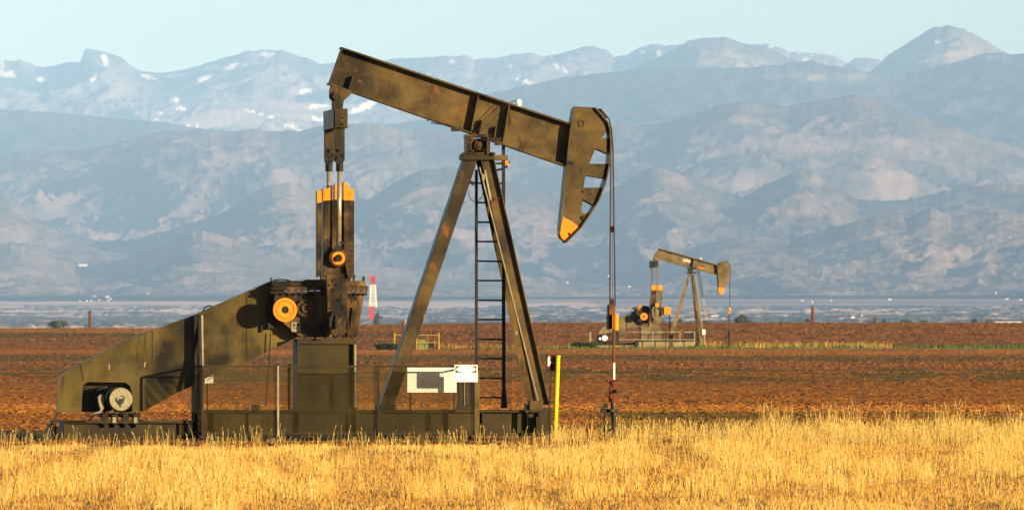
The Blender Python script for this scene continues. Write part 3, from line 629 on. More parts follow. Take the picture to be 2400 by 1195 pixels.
# --- ladder
b = MB(); f.box(b, 1114, 398, 1120, 956, -.03, .05); f.prism(b, [(1177, 340), (1184, 340), (1185, 905), (1190, 956), (1174, 956), (1177, 905)], -.03, .05); lad = b.build('ladder', DARK, PJ)
for i in range(13):
    y = 931 - i * 45.6
    if y > 380:
        b = MB(); f.rod(b, (1117, y), (1181, y + (1 if i % 2 else 0)), 4.2, .01, 8); b.build('rung', DARK, lad)
b = MB(); f.box(b, 1155, 364, 1190, 376, -.06, .1); f.rod(b, (1158, 382), (1186, 382), 3, .0); b.build('ladder_bracket', OLIVE, lad)
b = MB(); b.tube([f.p(x, y, v) for x, y, v in ((1162, 399, .05), (1175, 397, .0), (1186, 392, .0), (1192, 386, .05), (1193, 380, .15))], .018); hp_ = b.build('safety_hoop', DARK, lad)
b = MB(); f.bar(b, (1185, 378), (1193, 388), 7, -.03, .02); b.build('orange_tape', ORANGE, hp_)
# --- horse head
HV = .20
side = [(1349, 251), (1395, 254.5), (1409, 274), (1421, 290), (1422, 308), (1411, 324.5), (1423, 324.5), (1424, 355), (1423, 361), (1397, 348), (1388, 366), (1381.6, 384.5), (1422, 384.5), (1419, 402), (1413.6, 418.6), (1373, 411), (1370, 425), (1367.6, 440), (1408, 440), (1402, 462), (1391.5, 481), (1366, 467), (1364, 483), (1363, 499), (1380, 500.5), (1358, 532), (1342, 520), (1319, 507), (1322, 470), (1328, 390), (1337, 302), (1346, 256)]
b = MB()
f.prism(b, side, -HV, -HV + .012)
hh_ = b.build('horse_head', OLIVE, PJ)
b = MB(); f.prism(b, side, HV - .012, HV); b.build('far_side_plate', OLIVE, hh_)
arc = [(1396, 253), (1412.6, 272), (1425, 287), (1430, 303), (1432, 325), (1431.5, 355), (1429, 383), (1422, 418), (1414, 442.5), (1403, 470.6), (1384, 502), (1361.6, 534), (1342, 553), (1327, 568)]
b = MB()
for a, c in zip(arc[:-1], arc[1:]):
    f.bar(b, a, c, 3.2, -HV - .06, HV + .06)
b.build('track_plate', OLIVE, hh_)
b = MB()
for a, c in (((1346, 254), (1337, 302)), ((1337, 302), (1328, 390)), ((1328, 390), (1313, 540)), ((1348, 251), (1397, 254))):
    f.bar(b, a, c, 2.5, -HV, HV)
for a, c in (((1397, 347), (1425, 360)), ((1373, 410), (1416, 418)), ((1365, 466), (1394, 481)), ((1411, 325), (1427, 325)), ((1382, 385), (1424, 385)), ((1367, 441), (1410, 441)), ((1363, 500), (1380, 501))):
    f.bar(b, a, c, 2.2, -HV + .012, HV - .012)
b.each('shelf_plate', OLIVE, hh_)
b = MB(); tip = [(1319, 508), (1342, 521), (1358, 533), (1328, 567), (1316, 559), (1312, 548)]
f.prism(b, tip, -HV - .003, HV + .003); b.build('head_tip', ORANGE, hh_, .004)
b = MB(); f.bar(b, (1362, 530), (1326, 568), 3, -HV - .02, -HV + .05); f.bar(b, (1334, 546), (1340, 553), 3, -HV - .03, -HV); b.build('tip_hook', RED, hh_)
b = MB(); f.ring(b, 1362, 290, 7.5, 6, -HV - .012, -HV, 20); bolts(f, b, [(1367, 449), (1386, 455)], 1.6, -HV); f.box(b, 1327, 378, 1346, 386, -HV - .03, -HV + .05); f.prism(b, [(1362, 508), (1370, 505), (1373, 513), (1366, 516)], -HV - .03, -HV); b.each('pin_boss', DARK, hh_)
# --- bridle, carrier, rod
for v, e0, e1 in ((-.12, 1437, 1442), (.12, 1431.5, 1429.5)):
    b = MB(); p = [(1408, 256), (1428, 280), (1433.5, 305), (e0, 350), (e1, 718)]
    b.tube([f.p(x, y, v) for x, y in p], .0115, 8); b.build('bridle_rope', CABLE, PJ)
b = MB(); b.cyl(f.p(1434.5, 330, .0), f.p(1435.5, 718, .0), .0045, None, 6); b.build('inner_line', RUST, PJ)
b = MB(); f.box(b, 1403, 255, 1410, 262, -.16, .16); f.bar(b, (1405, 257), (1422, 278), 5, -.16, -.1); b.build('rope_anchor', DARK, PJ)
b = MB(); f.disc(b, 1437, 724, 1, 0, .01, 5); f.box(b, 1428, 714, 1442, 738, -.14, .16); f.rod(b, (1435, 700), (1435, 738), 9, -.07, 8); f.rod(b, (1435, 530), (1435, 545), 9, -.07, 8); b.build('rope_socket', RUST, PJ, .006)
b = MB(); f.rod(b, (1443.5, 736), (1443.5, 773), 13, -.28, 18); b.build('carrier_weight', ORANGE, PJ)
b = MB(); f.rod(b, (1432, 736), (1432, 772), 11, .26, 18); b.build('carrier_weight', ORANGE, PJ)
b = MB(); f.box(b, 1426, 737, 1436, 771, -.22, .1); cb_ = b.build('carrier_bar', DARK, PJ, .006)
b = MB(); f.rod(b, (1438.5, 770), (1438.5, 850), 6.5, -.02, 10); f.rod(b, (1436, 835), (1440, 838), 3, -.08, 6); b.build('rod_sleeve', RUST, PJ)
b = MB(); f.rod(b, (1439, 849), (1439, 892), 5, -.02, 12); b.build('polished_rod', WHITE, PJ)

# ------------------------------------------------------------------ wellhead
WHd = f.root('wellhead', 'rusty red and black wellhead stack under the polished rod of the large unit', 'wellhead')
b = MB(); f.box(b, 1424, 889, 1449, 893, -.12, .1); f.rod(b, (1437, 892), (1437, 900), 19, -.02); f.rod(b, (1437, 900), (1437, 918), 12, -.02)
f.rod(b, (1431, 905), (1431, 918), 7, -.12)
b.build('stuffing_box', RED, WHd)
b = MB(); f.disc(b, 1437, 928, 8, -.16, .12, 14); f.rod(b, (1437, 918), (1437, 942), 21, -.02, 14); b.build('red_valve', mat('valve_red', [(.05, .012, .008), (.16, .03, .014)], 9, .6, bump=.3), WHd, .006)
b = MB(); f.disc(b, 1426, 925, 5, -.14, -.05, 10); f.disc(b, 1446, 916, 4, -.14, -.05, 10); f.rod(b, (1438, 941), (1438, 962), 14, -.02); f.box(b, 1430, 958, 1449, 966, -.14, .1); f.rod(b, (1438, 966), (1438, 974), 18, -.02, 12); f.rod(b, (1438, 974), (1438, 1036), 10, -.02)
b.each('casing_head', GRIME, WHd, .004)
b = MB(); f.rod(b, (1416, 962), (1434, 962), 9, -.05); f.disc(b, 1420, 950, 6, -.1, .0, 12); f.disc(b, 1414, 962, 6, -.12, .02, 12); f.rod(b, (1418, 962), (1418, 1030), 6, -.05); f.box(b, 1412, 1018, 1424, 1034, -.1, .0); f.rod(b, (1420, 1012), (1434, 1004), 5, -.03)
b.build('flow_line', DARK, WHd)

# ------------------------------------------------------------------ safety fence round the cranks
FE = f.root('safety_fence', 'low expanded-metal safety fence with thin posts in front of the large pumping unit', 'fence')
FV0, FV1 = -1.12, 1.1
b = MB(); f.box(b, 474, 856, 1120, 860, FV0 - .015, FV0 + .015); f.box(b, 474, 1012, 1120, 1018, FV0 - .015, FV0 + .015)
b.build('rail', OLIVE3, FE)
zt = f.p(474, 858, FV0)[2]; zb_ = f.p(474, 1015, FV0)[2]; uL = f.p(475, 0, FV0)[0]; uR = f.p(1118, 0, FV0)[0]
b = MB(); b.box(uL - .014, uL + .014, FV0 + .03, FV1 - .03, zt - .014, zt + .014); b.box(uL - .014, uL + .014, FV0 + .03, FV1 - .03, zb_ - .014, zb_ + .014)
b.box(uR - .014, uR + .014, FV0 + .03, FV1 - .03, zt - .014, zt + .014); b.box(uR - .014, uR + .014, FV0 + .03, FV1 - .03, zb_ - .014, zb_ + .014)
b.each('side_rail', DARK, FE)
for x, w_, m_, y0 in ((475, 4, OLIVE3, 857), (652, 4, PIPE, 857), (887, 5, DARK, 857), (1118.5, 11, OLIVE2, 868)):
    b = MB(); f.box(b, x - w_ / 2, y0, x + w_ / 2, 1022, FV0 - .045, FV0 - .0155); b.build('fence_post', m_, FE)
for u_, v_ in ((uL, .0), (uL, FV1), (uR, 0.), (uR, FV1), (f.p(677, 0, 1.1)[0], FV1)):
    b = MB(); b.box(u_ - .022, u_ + .022, v_ - .02, v_ + .02, 0.02, zt + .02); b.build('fence_post', DARK, FE)
MESHM = mat('expanded_metal', [(.05, .036, .012), (.10, .072, .024)], 3, .6)
def mesh_panel(name, u0, u1, z0, z1, fixed, axis, pw=.052, ph=.030, wd=.0062):
    """expanded metal: zig-zag strands; axis 'u' = facing the viewer, 'v' = side panel"""
    nx = int((u1 - u0) / pw); nz = int((z1 - z0) / ph); co = []; q = []
    def add(a0, z0_, a1, z1_):
        k = len(co)
        for (aa, zz, dz) in ((a0, z0_, -wd / 2), (a1, z1_, -wd / 2), (a1, z1_, wd / 2), (a0, z0_, wd / 2)):
            t_ = .004 if dz > 0 else -.004
            co.append((aa, fixed + t_, zz + dz) if axis == 'u' else (fixed + t_, aa, zz + dz))
        q.append((k, k + 1, k + 2, k + 3))
    for j in range(nz):
        for i in range(nx):
            xa = u0 + i * pw; za = z0 + j * ph + ph / 2
            add(xa, za, xa + pw / 2, za + ph / 2); add(xa + pw / 2, za + ph / 2, xa + pw, za)
            add(xa, za, xa + pw / 2, za - ph / 2); add(xa + pw / 2, za - ph / 2, xa + pw, za)
    me = bpy.data.meshes.new(name); mesh_fill(me, np.array(co), np.array(q), None); me.materials.append(MESHM)
    o = bpy.data.objects.new(name, me); COL.objects.link(o); o.parent = FE
mesh_panel('mesh_panel', uL, uR, zb_ + .01, zt - .01, FV0 + .02, 'u')
mesh_panel('side_mesh', FV0 + .04, FV1 - .04, zb_ + .01, zt - .01, uL, 'v', .06, .035, .008)

def thing_px(name, label, cat, v=0.0, group=None): return f.root(name, label, cat, group)
# signs and boards
SG = f.root('warning_sign', 'small white warning sign with a brown header and white oval on the fence corner', 'sign')
b = MB(); f.box(b, 1065.5, 854.5, 1119, 894.5, FV0 - .062, FV0 - .056); sgp = b.build('sign_plate', WHITE, SG)
b = MB(); f.box(b, 1067.5, 857, 1117, 873, FV0 - .066, FV0 - .0625); b.build('header', BROWNP, SG)
b = MB(); u, _, z = f.p(1092, 865, FV0 - .07); n = 32
b.prism([(u + 22.5 / f.S * math.cos(2 * math.pi * i / n), z + 7.4 / f.S * math.sin(2 * math.pi * i / n)) for i in range(n)], FV0 - .070, FV0 - .0665); b.build('oval', WHITE, SG)
b = MB()
for x0, x1, y in ((1085, 1089, 879.5), (1095.5, 1100, 879.5), (1076, 1082, 886.5), (1088, 1110, 886)): f.box(b, x0, y - .9, x1, y + .9, FV0 - .0665, FV0 - .0625)
b.build('faded_lettering', GREYINK, SG)
BD = f.root('white_board', 'large white notice board standing behind the mesh of the safety fence', 'board')
b = MB(); f.box(b, 955, 861, 1070, 919, -.56, -.54); b.build('panel', WHITE, BD)
b = MB(); f.box(b, 960, 861, 964, 962, -.535, -.50); f.box(b, 1062, 861, 1066, 962, -.535, -.50); b.each('stand', DARK, BD)
BD2 = f.root('small_white_plate', 'small white plate behind the left end of the mesh fence', 'plate')
b = MB(); f.prism(b, [(480, 886), (500, 878), (500, 897), (480, 898)], -.20, -.19); b.build('plate', WHITE, BD2)
b = MB(); f.box(b, 484, 897, 487, 962, -.2, -.18); f.bar(b, (481, 890), (500, 885), 1.5, -.205, -.2); b.each('stand', DARK, BD2)
CB = f.root('control_cabinet', 'dark steel control cabinet on the skid behind the warning sign', 'cabinet')
b = MB(); f.box(b, 1074, 890, 1088, 961, -.45, -.25); f.box(b, 1090, 885, 1096, 961, -.45, -.3); f.box(b, 1104, 890, 1114, 961, -.3, -.1); f.box(b, 1074, 948, 1114, 961, -.47, -.1); b.each('cabinet_body', DARK, CB, .006)
b = MB(); f.box(b, 1088, 893, 1090, 950, -.47, -.45); b.build('door_edge', PIPE, CB)
DR = f.root('junction_box', 'tiny black junction box with a bent conduit on the skid inside the fence', 'box')
b = MB(); f.box(b, 592, 948, 608, 963, -.3, -.1); b.build('box_body', DARK, DR, .01)
b = MB(); b.tube([f.p(x, y, -.2) for x, y in ((606, 955), (620, 951), (624, 945), (626, 900), (630, 860), (634, 780))], .009, 5); b.build('conduit', DARK, DR)

# ------------------------------------------------------------------ marker posts at the right end
YP = f.root('yellow_marker_post', 'leaning bright yellow marker post at the right end of the skid', 'post')
b = MB(); f.rod(b, (1308, 834), (1300, 1040), 10.5, -1.3, 14); b.build('post', YELLOW, YP, smooth=True)
b = MB(); f.rod(b, (1308, 832.5), (1308, 835), 12, -1.3, 14); b.build('cap', YELLOW, YP)
RB = f.root('red_marker_box', 'small worn red box on a thin pipe beside the yellow marker post', 'marker')
b = MB(); f.box(b, 1282, 831, 1303, 869, -1.22, -1.14); b.build('box', RED, RB, .006)
b = MB(); f.prism(b, [(1284, 838), (1288, 833), (1289, 845), (1293, 848), (1288, 856), (1284, 858)], -1.224, -1.22); b.build('worn_patch', WHITE, RB)
b = MB(); f.ring(b, 1292, 838, 3.6, 2, -1.235, -1.22, 12); f.disc(b, 1296, 850, 2.4, -1.24, -1.22, 8); b.each('knob', CREAM, RB)
b = MB(); f.rod(b, (1292, 869), (1283, 1034), 3.2, -1.2, 8); b.build('pole', PIPE, RB)
b = MB(); f.rod(b, (1302, 869), (1297, 1034), 2.2, -1.15, 8); b.build('rear_pole', RUST, RB)
# ------------------------------------------------------------------ the far pumping unit, 576 m away
def gpy(px, d): return HZ + (H - float(ground_z(np.array([(px - 1200) / F * d]), np.array([d]))[0])) * F / d
FY = 576 - CAMD
f = Fr(1560, FY, 7.0)
P2_ = f.root('pumping_unit', 'small distant pumping unit in tan paint with a rounded horse head, out in the field', 'pump jack')
b = MB(); f.box(b, 1496, 800, 1634, 817, -.9, .9); f.box(b, 1391, 809, 1496, 822, -1.0, 1.0); f.box(b, 1634, 805, 1656, 818, -.8, .8); b.build('concrete_base', CONC, P2_, .02)
b = MB(); f.box(b, 1489, 801, 1496, 814, -1.1, -.9); f.box(b, 1574, 801, 1577, 813, -.95, -.9); f.box(b, 1631, 802, 1636, 816, -.95, -.9); f.box(b, 1495, 797.5, 1634, 800, -.7, .7); f.box(b, 1412, 803, 1490, 808, -.5, .5); b.build('skid_base', DARK, P2_)
b = MB(); f.prism(b, [(1503, 768), (1549, 768), (1558, 799), (1503, 799)], -.45, .45); f.box(b, 1500, 765.5, 1551, 768, -.5, .5); f.box(b, 1522, 756, 1546, 766, -.45, .45); b.build('pedestal', TAN, P2_)
b = MB(); f.prism(b, [(1490, 724), (1546, 724), (1542, 757), (1512, 757), (1492, 742)], -.4, .4); gb = b.build('gearbox', TAN, P2_, .02)
b = MB(); f.box(b, 1487, 720, 1548, 724.5, -.5, .5); b.build('gearbox_cover', DARK, gb)
b = MB(); f.prism(b, [(1401, 797), (1402, 780), (1411, 768), (1491, 727), (1506, 727), (1506, 768), (1466, 768), (1466, 790), (1450, 798), (1440, 798), (1440, 786), (1415, 785), (1412, 797)], -.15, .25); bg = b.build('belt_guard', TAN, P2_)
b = MB(); f.box(b, 1468, 740, 1469.5, 768, -.19, -.15); f.box(b, 1439, 762, 1440.5, 790, -.19, -.15); b.each('seam', DARK, bg)
b = MB(); f.disc(b, 1511, 737, 21, -.5, -.42, 24); b.build('gearbox_shadow_disc', DARK, P2_)  # dark disc stands in for the shadow lying across the gearbox
b = MB(); f.disc(b, 1509.5, 741.5, 8.6, -1.2, -1.05, 24); dk = b.build('brake_disc', ORANGE, P2_)
b = MB(); f.disc(b, 1509.5, 745, 1.2, -1.22, -1.2, 8); f.disc(b, 1505, 739, 1, -1.22, -1.2, 8); f.disc(b, 1514, 739, 1, -1.22, -1.2, 8); f.disc(b, 1509.5, 741.5, 3, -1.2, -.4, 10); b.each('disc_marking', DARK, dk)
b = MB(); f.prism(b, [(1491, 722), (1500, 716), (1508, 716), (1505, 722), (1496, 727)], -.5, .3); b.each('guard_tip', ORANGE, P2_)
# cranks
for x0, x1, vv, lean in ((1527.5, 1540.5, -1.0, -14), (1542, 1552, .75, -2)):
    b = MB(); f.prism(b, [(x0, 679), (x1, 679), (x1 + lean * .35, 725), (x1 + lean * .6, 757), (x0 + lean * .45, 757), (x0 + lean * .35, 712)], vv, vv + .22); c = b.build('crank', TAN if vv > 0 else GRIME, P2_)
    b = MB(); f.prism(b, [(x0, 668.5), (x1, 668.5), (x1, 680), (x0, 680)], vv - .01, vv + .23); b.build('weight_tip', ORANGE, c)
b = MB(); n = 20
for i in range(n):
    a0, a1 = 2 * math.pi * i / n, 2 * math.pi * (i + 1) / n
    e = lambda a: (1535.5 + 5.2 * math.cos(a) + 1.5 * math.sin(a) * -1, 734 - 16 * math.sin(a) * (1 if math.sin(a) > 0 else .9))
    f.rod(b, e(a0), e(a1), 2.2, -1.15, 6)
b.build('crank_counterweight', CREAM, P2_)
b = MB(); f.disc(b, 1540, 714.5, 4.5, -1.3, -1.15, 14); b.build('wrist_pin', ORANGE, P2_)
for xx, vv, yb in ((1540, -1.0, 712), (1528, .95, 700)):
    b = MB(); f.rod(b, (xx - 2, 622), (xx - 2, yb), 2, vv, 8); f.rod(b, (xx + 2.2, 622), (xx + 1.5, yb), 2, vv, 8); b.each('pitman_arm', TAN, P2_)
b = MB(); f.box(b, 1532, 611, 1543, 627, -1.0, 1.0); b.build('equalizer', DARK, P2_, .02)
b = MB(); f.prism(b, [(1533, 603), (1545, 606), (1543, 613), (1535, 613)], -.3, .3); b.build('equalizer_bracket', TAN, P2_)
# beam
bt = [(1545, 583), (1532.5, 596), (1532.5, 604), (1541, 606), (1680, 643), (1681, 621.5)]
b = MB(); f.prism(b, bt, -.02, .02); f.bar(b, (1545, 582.5), (1682, 621), 2, -.2, .2); f.bar(b, (1540, 606), (1680, 643.5), 2, -.2, .2); wb = b.build('walking_beam', TAN, P2_)
b = MB(); f.bar(b, (1626, 606), (1622, 628), 1.4, -.2, .2); b.build('stiffener', DARK, wb)
lx, _, lz = f.p(1610.5, 611.5, -.04); text_mesh('LUFKIN', 'white_lettering', .27, (lx, -.035, lz), WHITE, wb, .004, rot=(R(90), R(15), 0), sx=.6)
b = MB(); f.bar(b, (1636, 627), (1650, 629), 2, -.06, -.02); b.build('orange_mark', ORANGE, wb)
b = MB(); f.disc(b, 1643, 605.5, 1.6, -.05, .05, 8); b.build('sensor', WHITE, wb)
# horse head
hp = [(1680, 622), (1688, 615), (1695, 613), (1700, 612.5), (1706, 615), (1709.5, 620), (1711, 631), (1710.5, 642), (1709, 654), (1704, 668), (1700, 672), (1699, 676), (1684, 673), (1682.5, 650)]
b = MB(); f.prism(b, hp, -.25, .25); hh = b.build('horse_head', TAN, P2_, .02)
b = MB(); f.prism(b, [(1684, 673), (1699, 676), (1697, 684), (1692.5, 689), (1687, 689), (1684, 684)], -.255, .255); b.build('head_tip', ORANGE, hh)
b = MB(); f.disc(b, 1699, 636, 1.4, -.28, -.25, 8); b.each('pin_boss', DARK, hh)
b = MB()
for v in (0,): b.tube([f.p(x, y, v) for x, y in ((1700, 611.5), (1707, 615), (1710.5, 620), (1711.8, 632), (1711, 650), (1709.5, 722))], .022, 6)
b.build('bridle_rope', CABLE, P2_)
b = MB(); f.rod(b, (1709, 720), (1709, 735), 5, 0, 12); f.bar(b, (1705.5, 733), (1712, 728), 2, -.15, .15); b.build('carrier_bar', ORANGE, P2_)
b = MB(); f.rod(b, (1709, 734), (1709.5, 772), 1.8, 0, 8); b.build('polished_rod', DARK, P2_)
# samson post
def fleg(a, c, w0, w1, vt, vb, m=TAN):
    b = MB(); pts = []
    for o in (-.10, .10):
        pts += [f.p(a[0] - w0 / 2, a[1], vt + o), f.p(a[0] + w0 / 2, a[1], vt + o), f.p(c[0] + w1 / 2, c[1], vb + o), f.p(c[0] - w1 / 2, c[1], vb + o)]
    b.add(pts, [(0, 1, 2, 3), (7, 6, 5, 4), (0, 4, 5, 1), (1, 5, 6, 2), (2, 6, 7, 3), (3, 7, 4, 0)]); return b.build('post_leg', m, P2_)
fleg((1617, 640), (1570, 799), 7, 9.5, 0, 0)
fleg((1625, 643), (1646, 812), 6, 10, -.1, -.75)
fleg((1622, 643), (1637, 806), 5, 7, .1, .75, GRIME)
b = MB(); f.rod(b, (1628, 645), (1650, 790), 1.6, -.6, 6, -.9); b.build('grease_line', PIPE, P2_)
b = MB(); f.box(b, 1613, 627, 1630, 632, -.25, .25); f.disc(b, 1619, 634, 5, -.2, .2, 12); f.box(b, 1612, 637, 1632, 641, -.25, .25); b.build('centre_bearing', DARK, P2_)
b = MB(); f.bar(b, (1634, 633), (1655, 750), 1.2, 1.0, 1.05); f.bar(b, (1638, 632), (1659, 750), 1.2, 1.0, 1.05)
for i in range(14): f.bar(b, (1634 + 1.5 * i, 636 + 8.4 * i), (1638 + 1.5 * i, 636 + 8.4 * i), .8, 1.0, 1.05)
b.build('ladder', PIPE, P2_)
b = MB(); f.disc(b, 1417.5, 792, 6.4, -1.0, -.8, 20); b.build('motor_cover', WHITE, P2_)
b = MB(); f.disc(b, 1411, 794, 8, -.8, .3, 18); f.box(b, 1407, 798, 1435, 809, -.7, .5); f.box(b, 1410, 781, 1440, 783, -.7, -.6); f.box(b, 1445, 777, 1450, 800, -.8, -.6); f.disc(b, 1405.5, 793, 4, -.84, -.8, 12); b.build('motor', DARK, P2_)
b = MB(); f.disc(b, 1407, 793.5, 3, -.9, -.84, 12); b.build('motor_lamp', WHITE, P2_)
# railing
RL = f.root('pipe_railing', 'thin two-bar pipe railing along the front of the far pumping unit', 'railing')
b = MB(); f.bar(b, (1470, 777.5), (1594, 777.5), 1.3, -1.6, -1.56); f.bar(b, (1450, 795.5), (1628, 795.5), 1.3, -1.6, -1.56); b.build('rail', PIPE, RL)
for x, y0, m_ in ((1450, 777, DARK), (1481, 777, DARK), (1530, 777, PIPE), (1560, 777, DARK), (1594, 776, PIPE), (1628, 777, PIPE)):
    b = MB(); f.box(b, x - .8, y0, x + .8, 815, -1.6, -1.56); b.build('railing_post', m_, RL)
CBX = f.root('meter_rack', 'small dark striped meter rack on the railing of the far unit', 'rack')
b = MB()
for x in (1606, 1612, 1618, 1623): f.box(b, x, 779, x + 3, 796, -1.4, -1.1)
b.each('meter', DARK, CBX)
b = MB(); f.box(b, 1604.5, 777, 1628, 779, -1.45, -1.0); b.build('frame', PIPE, CBX)
WB2 = f.root('white_meter_box', 'white box on a pale pipe at the right leg of the far unit', 'box')
b = MB(); f.box(b, 1646.5, 772, 1653, 784, -1.3, -1.1); b.build('box', WHITE, WB2, .01)
b = MB(); f.rod(b, (1650, 784), (1653, 817), 3.2, -1.25, 8); b.build('pole', CREAM, WB2)
OB = f.root('orange_control_box', 'orange box on a thin leg behind the cranks of the far unit', 'box')
b = MB(); f.box(b, 1556, 719, 1572, 737.5, .2, .6); b.build('box', ORANGE, OB, .02)
b = MB(); f.rod(b, (1569, 737), (1569.5, 800), 2.5, .4, 8); f.rod(b, (1569, 712), (1569, 719), 2, .4, 6); f.box(b, 1550, 721, 1556, 736, .3, .5); b.each('stand', RUST, OB)
WH2 = f.root('wellhead', 'small dark wellhead below the far horse head among dry weeds', 'wellhead')
b = MB(); f.rod(b, (1709, 771), (1709, 776), 3.5, 0); b.build('stuffing_box', RED, WH2)
b = MB(); f.rod(b, (1708.5, 776), (1708.5, 792), 6, 0, 10); f.rod(b, (1708.5, 792), (1708.5, 820), 4, 0, 10); f.box(b, 1698, 789, 1712, 792, -.1, .1); f.rod(b, (1701, 790), (1701, 820), 2.5, 0, 8); f.rod(b, (1694, 806), (1694, 820), 3, 0, 8); b.each('casing_head', DARK, WH2)
WP = f.root('white_post', 'short white post at the left end of the far unit', 'post')
b = MB(); f.box(b, 1381.5, 778, 1385.5, 812, -.5, -.4); b.build('post', CREAM, WP, .01)
b = MB(); f.disc(b, 1379.5, 781, 1.5, -.5, -.4, 8); b.build('bracket', DARK, WP)

# ------------------------------------------------------------------ yellow pipe barrier, green cabinet, posts left of centre
f = Fr(980, 545 - CAMD, 4.0)
for nm_, lab, xs_, vv in (('pipe_barrier', 'yellow pipe barrier with two rails in front of the green cabinet', (976.5, 1028.5), -1.2), ('pipe_barrier', 'yellow pipe barrier left of the leaning post leg, beside the dark bush', (924.5, 960), -1.0)):
    o = f.root(nm_, lab, 'barrier', 'yellow pipe barriers')
    for i, x in enumerate(xs_):
        b = MB(); f.rod(b, (x, 779 + (4 if x == 976.5 else 0)), (x, 824), 2.6, vv, 10); b.build('post', YELLOW2, o)
    b = MB(); f.rod(b, (xs_[0], 785), (xs_[1], 785), 1.5, vv, 8); f.rod(b, (xs_[0], 802.5), (xs_[1], 802.5), 1.3, vv, 8) if xs_[0] > 970 else None; b.build('rail', YELLOW2, o)
    if xs_[0] > 970:
        b = MB(); f.rod(b, (1002.5, 785), (1002.5, 802), 1.1, vv, 8); f.rod(b, (1018, 797), (1019, 814), 1.1, vv, 8); b.build('brace', YELLOW2, o)
o = f.root('green_cabinet', 'squat green cabinet behind the yellow pipe barrier', 'cabinet')
b = MB(); f.box(b, 979, 804, 1005.5, 820, -.6, .1); b.build('body', GREENP, o, .02)
b = MB(); f.prism(b, [(981, 795), (1001, 795), (1005.5, 804), (979, 804)], -.5, .1); b.build('lid', GREENP, o, .02)
b = MB(); f.box(b, 1007, 805, 1017, 814, -.2, .1); f.rod(b, (1014, 775), (1016, 822), 1.6, 0, 8); b.each('meter', DARK, o)
o = f.root('rusty_stack', 'short rusty pipe stack standing behind the leaning post leg', 'pipe')
b = MB(); f.box(b, 938.5, 752, 941.5, 822, -.1, .1); f.rod(b, (946, 752), (946, 822), 5, 0, 10); b.build('pipe', RUST, o)
b = MB(); f.rod(b, (951, 748), (949, 790), 2, 0, 8); b.build('conduit', PIPE, o)

# rust-coloured vent posts on the crest
for px, y0, wpx, lab in ((210.5, 728, 6.5, 'rusty post on the left crest of the field beside the round bush'), (1904.5, 717, 6.5, 'rust red post on the right crest of the field')):
    fr = Fr(px, 880 - CAMD, 0)
    o = fr.root('rusty_post', lab, 'post', 'rusty posts on the crest')
    b = MB(); fr.box(b, px - wpx / 2 + 1.5, y0 + 1, px + wpx / 2, 778, -.1, .1); b.build('post', RUST, o, .01)
    b = MB(); fr.box(b, px - wpx / 2, y0, px - wpx / 2 + 1.4, 778, -.12, .12); fr.disc(b, px, y0 - .5, 1.2, -.05, .05, 8); b.build('edge', DARK, o)

# ------------------------------------------------------------------ drilling rig far behind, red and white
f = Fr(875, 6000 - CAMD, 0)
o = f.root('drilling_rig', 'distant red and white lattice drilling derrick behind the gearbox', 'derrick')
def lattice(b, x0, x1, y0, x2, x3, y1, n, w):
    for vv in (-1.2, 1.2):
        f.rod(b, (x0, y0), (x2, y1), w, vv, 5); f.rod(b, (x1, y0), (x3, y1), w, vv, 5)
        for i in range(n):
            a = i / n; c = (i + 1) / n
            la = (x0 + (x2 - x0) * a, y0 + (y1 - y0) * a); ra = (x1 + (x3 - x1) * a, y0 + (y1 - y0) * a); lc = (x0 + (x2 - x0) * c, y0 + (y1 - y0) * c); rc = (x1 + (x3 - x1) * c, y0 + (y1 - y0) * c)
            f.rod(b, la, rc, w * .45, vv, 4); f.rod(b, ra, lc, w * .45, vv, 4); f.rod(b, la, ra, w * .5, vv, 4)
    return b
lattice(MB(), 870, 878, 648, 868.5, 879.5, 668, 3, 2.4).build('top_section', PINKR, o)
b = MB(); f.box(b, 866, 646, 881, 653, -2, 2); f.box(b, 869, 653, 878, 664, -1, 1); b.build('crown_block', PINKR, o)
lattice(MB(), 868.5, 879.5, 668, 866, 882, 720, 6, 2.4).build('mast', WHITE, o)
b = MB(); f.box(b, 864.5, 718, 876, 749, -3, 3); b.build('wind_wall', PINKR, o)
lattice(MB(), 866, 882, 720, 865, 884, 770, 5, 1.8).build('lower_mast', CREAM, o)
b = MB(); f.box(b, 880, 735, 888, 775, -3, 2); f.box(b, 876, 742, 888, 760, -2, 2); f.rod(b, (885, 728), (885, 736), 4, 0, 6); f.box(b, 884, 741, 896, 746, -2, 2); b.build('rig_floor', DARK, o)

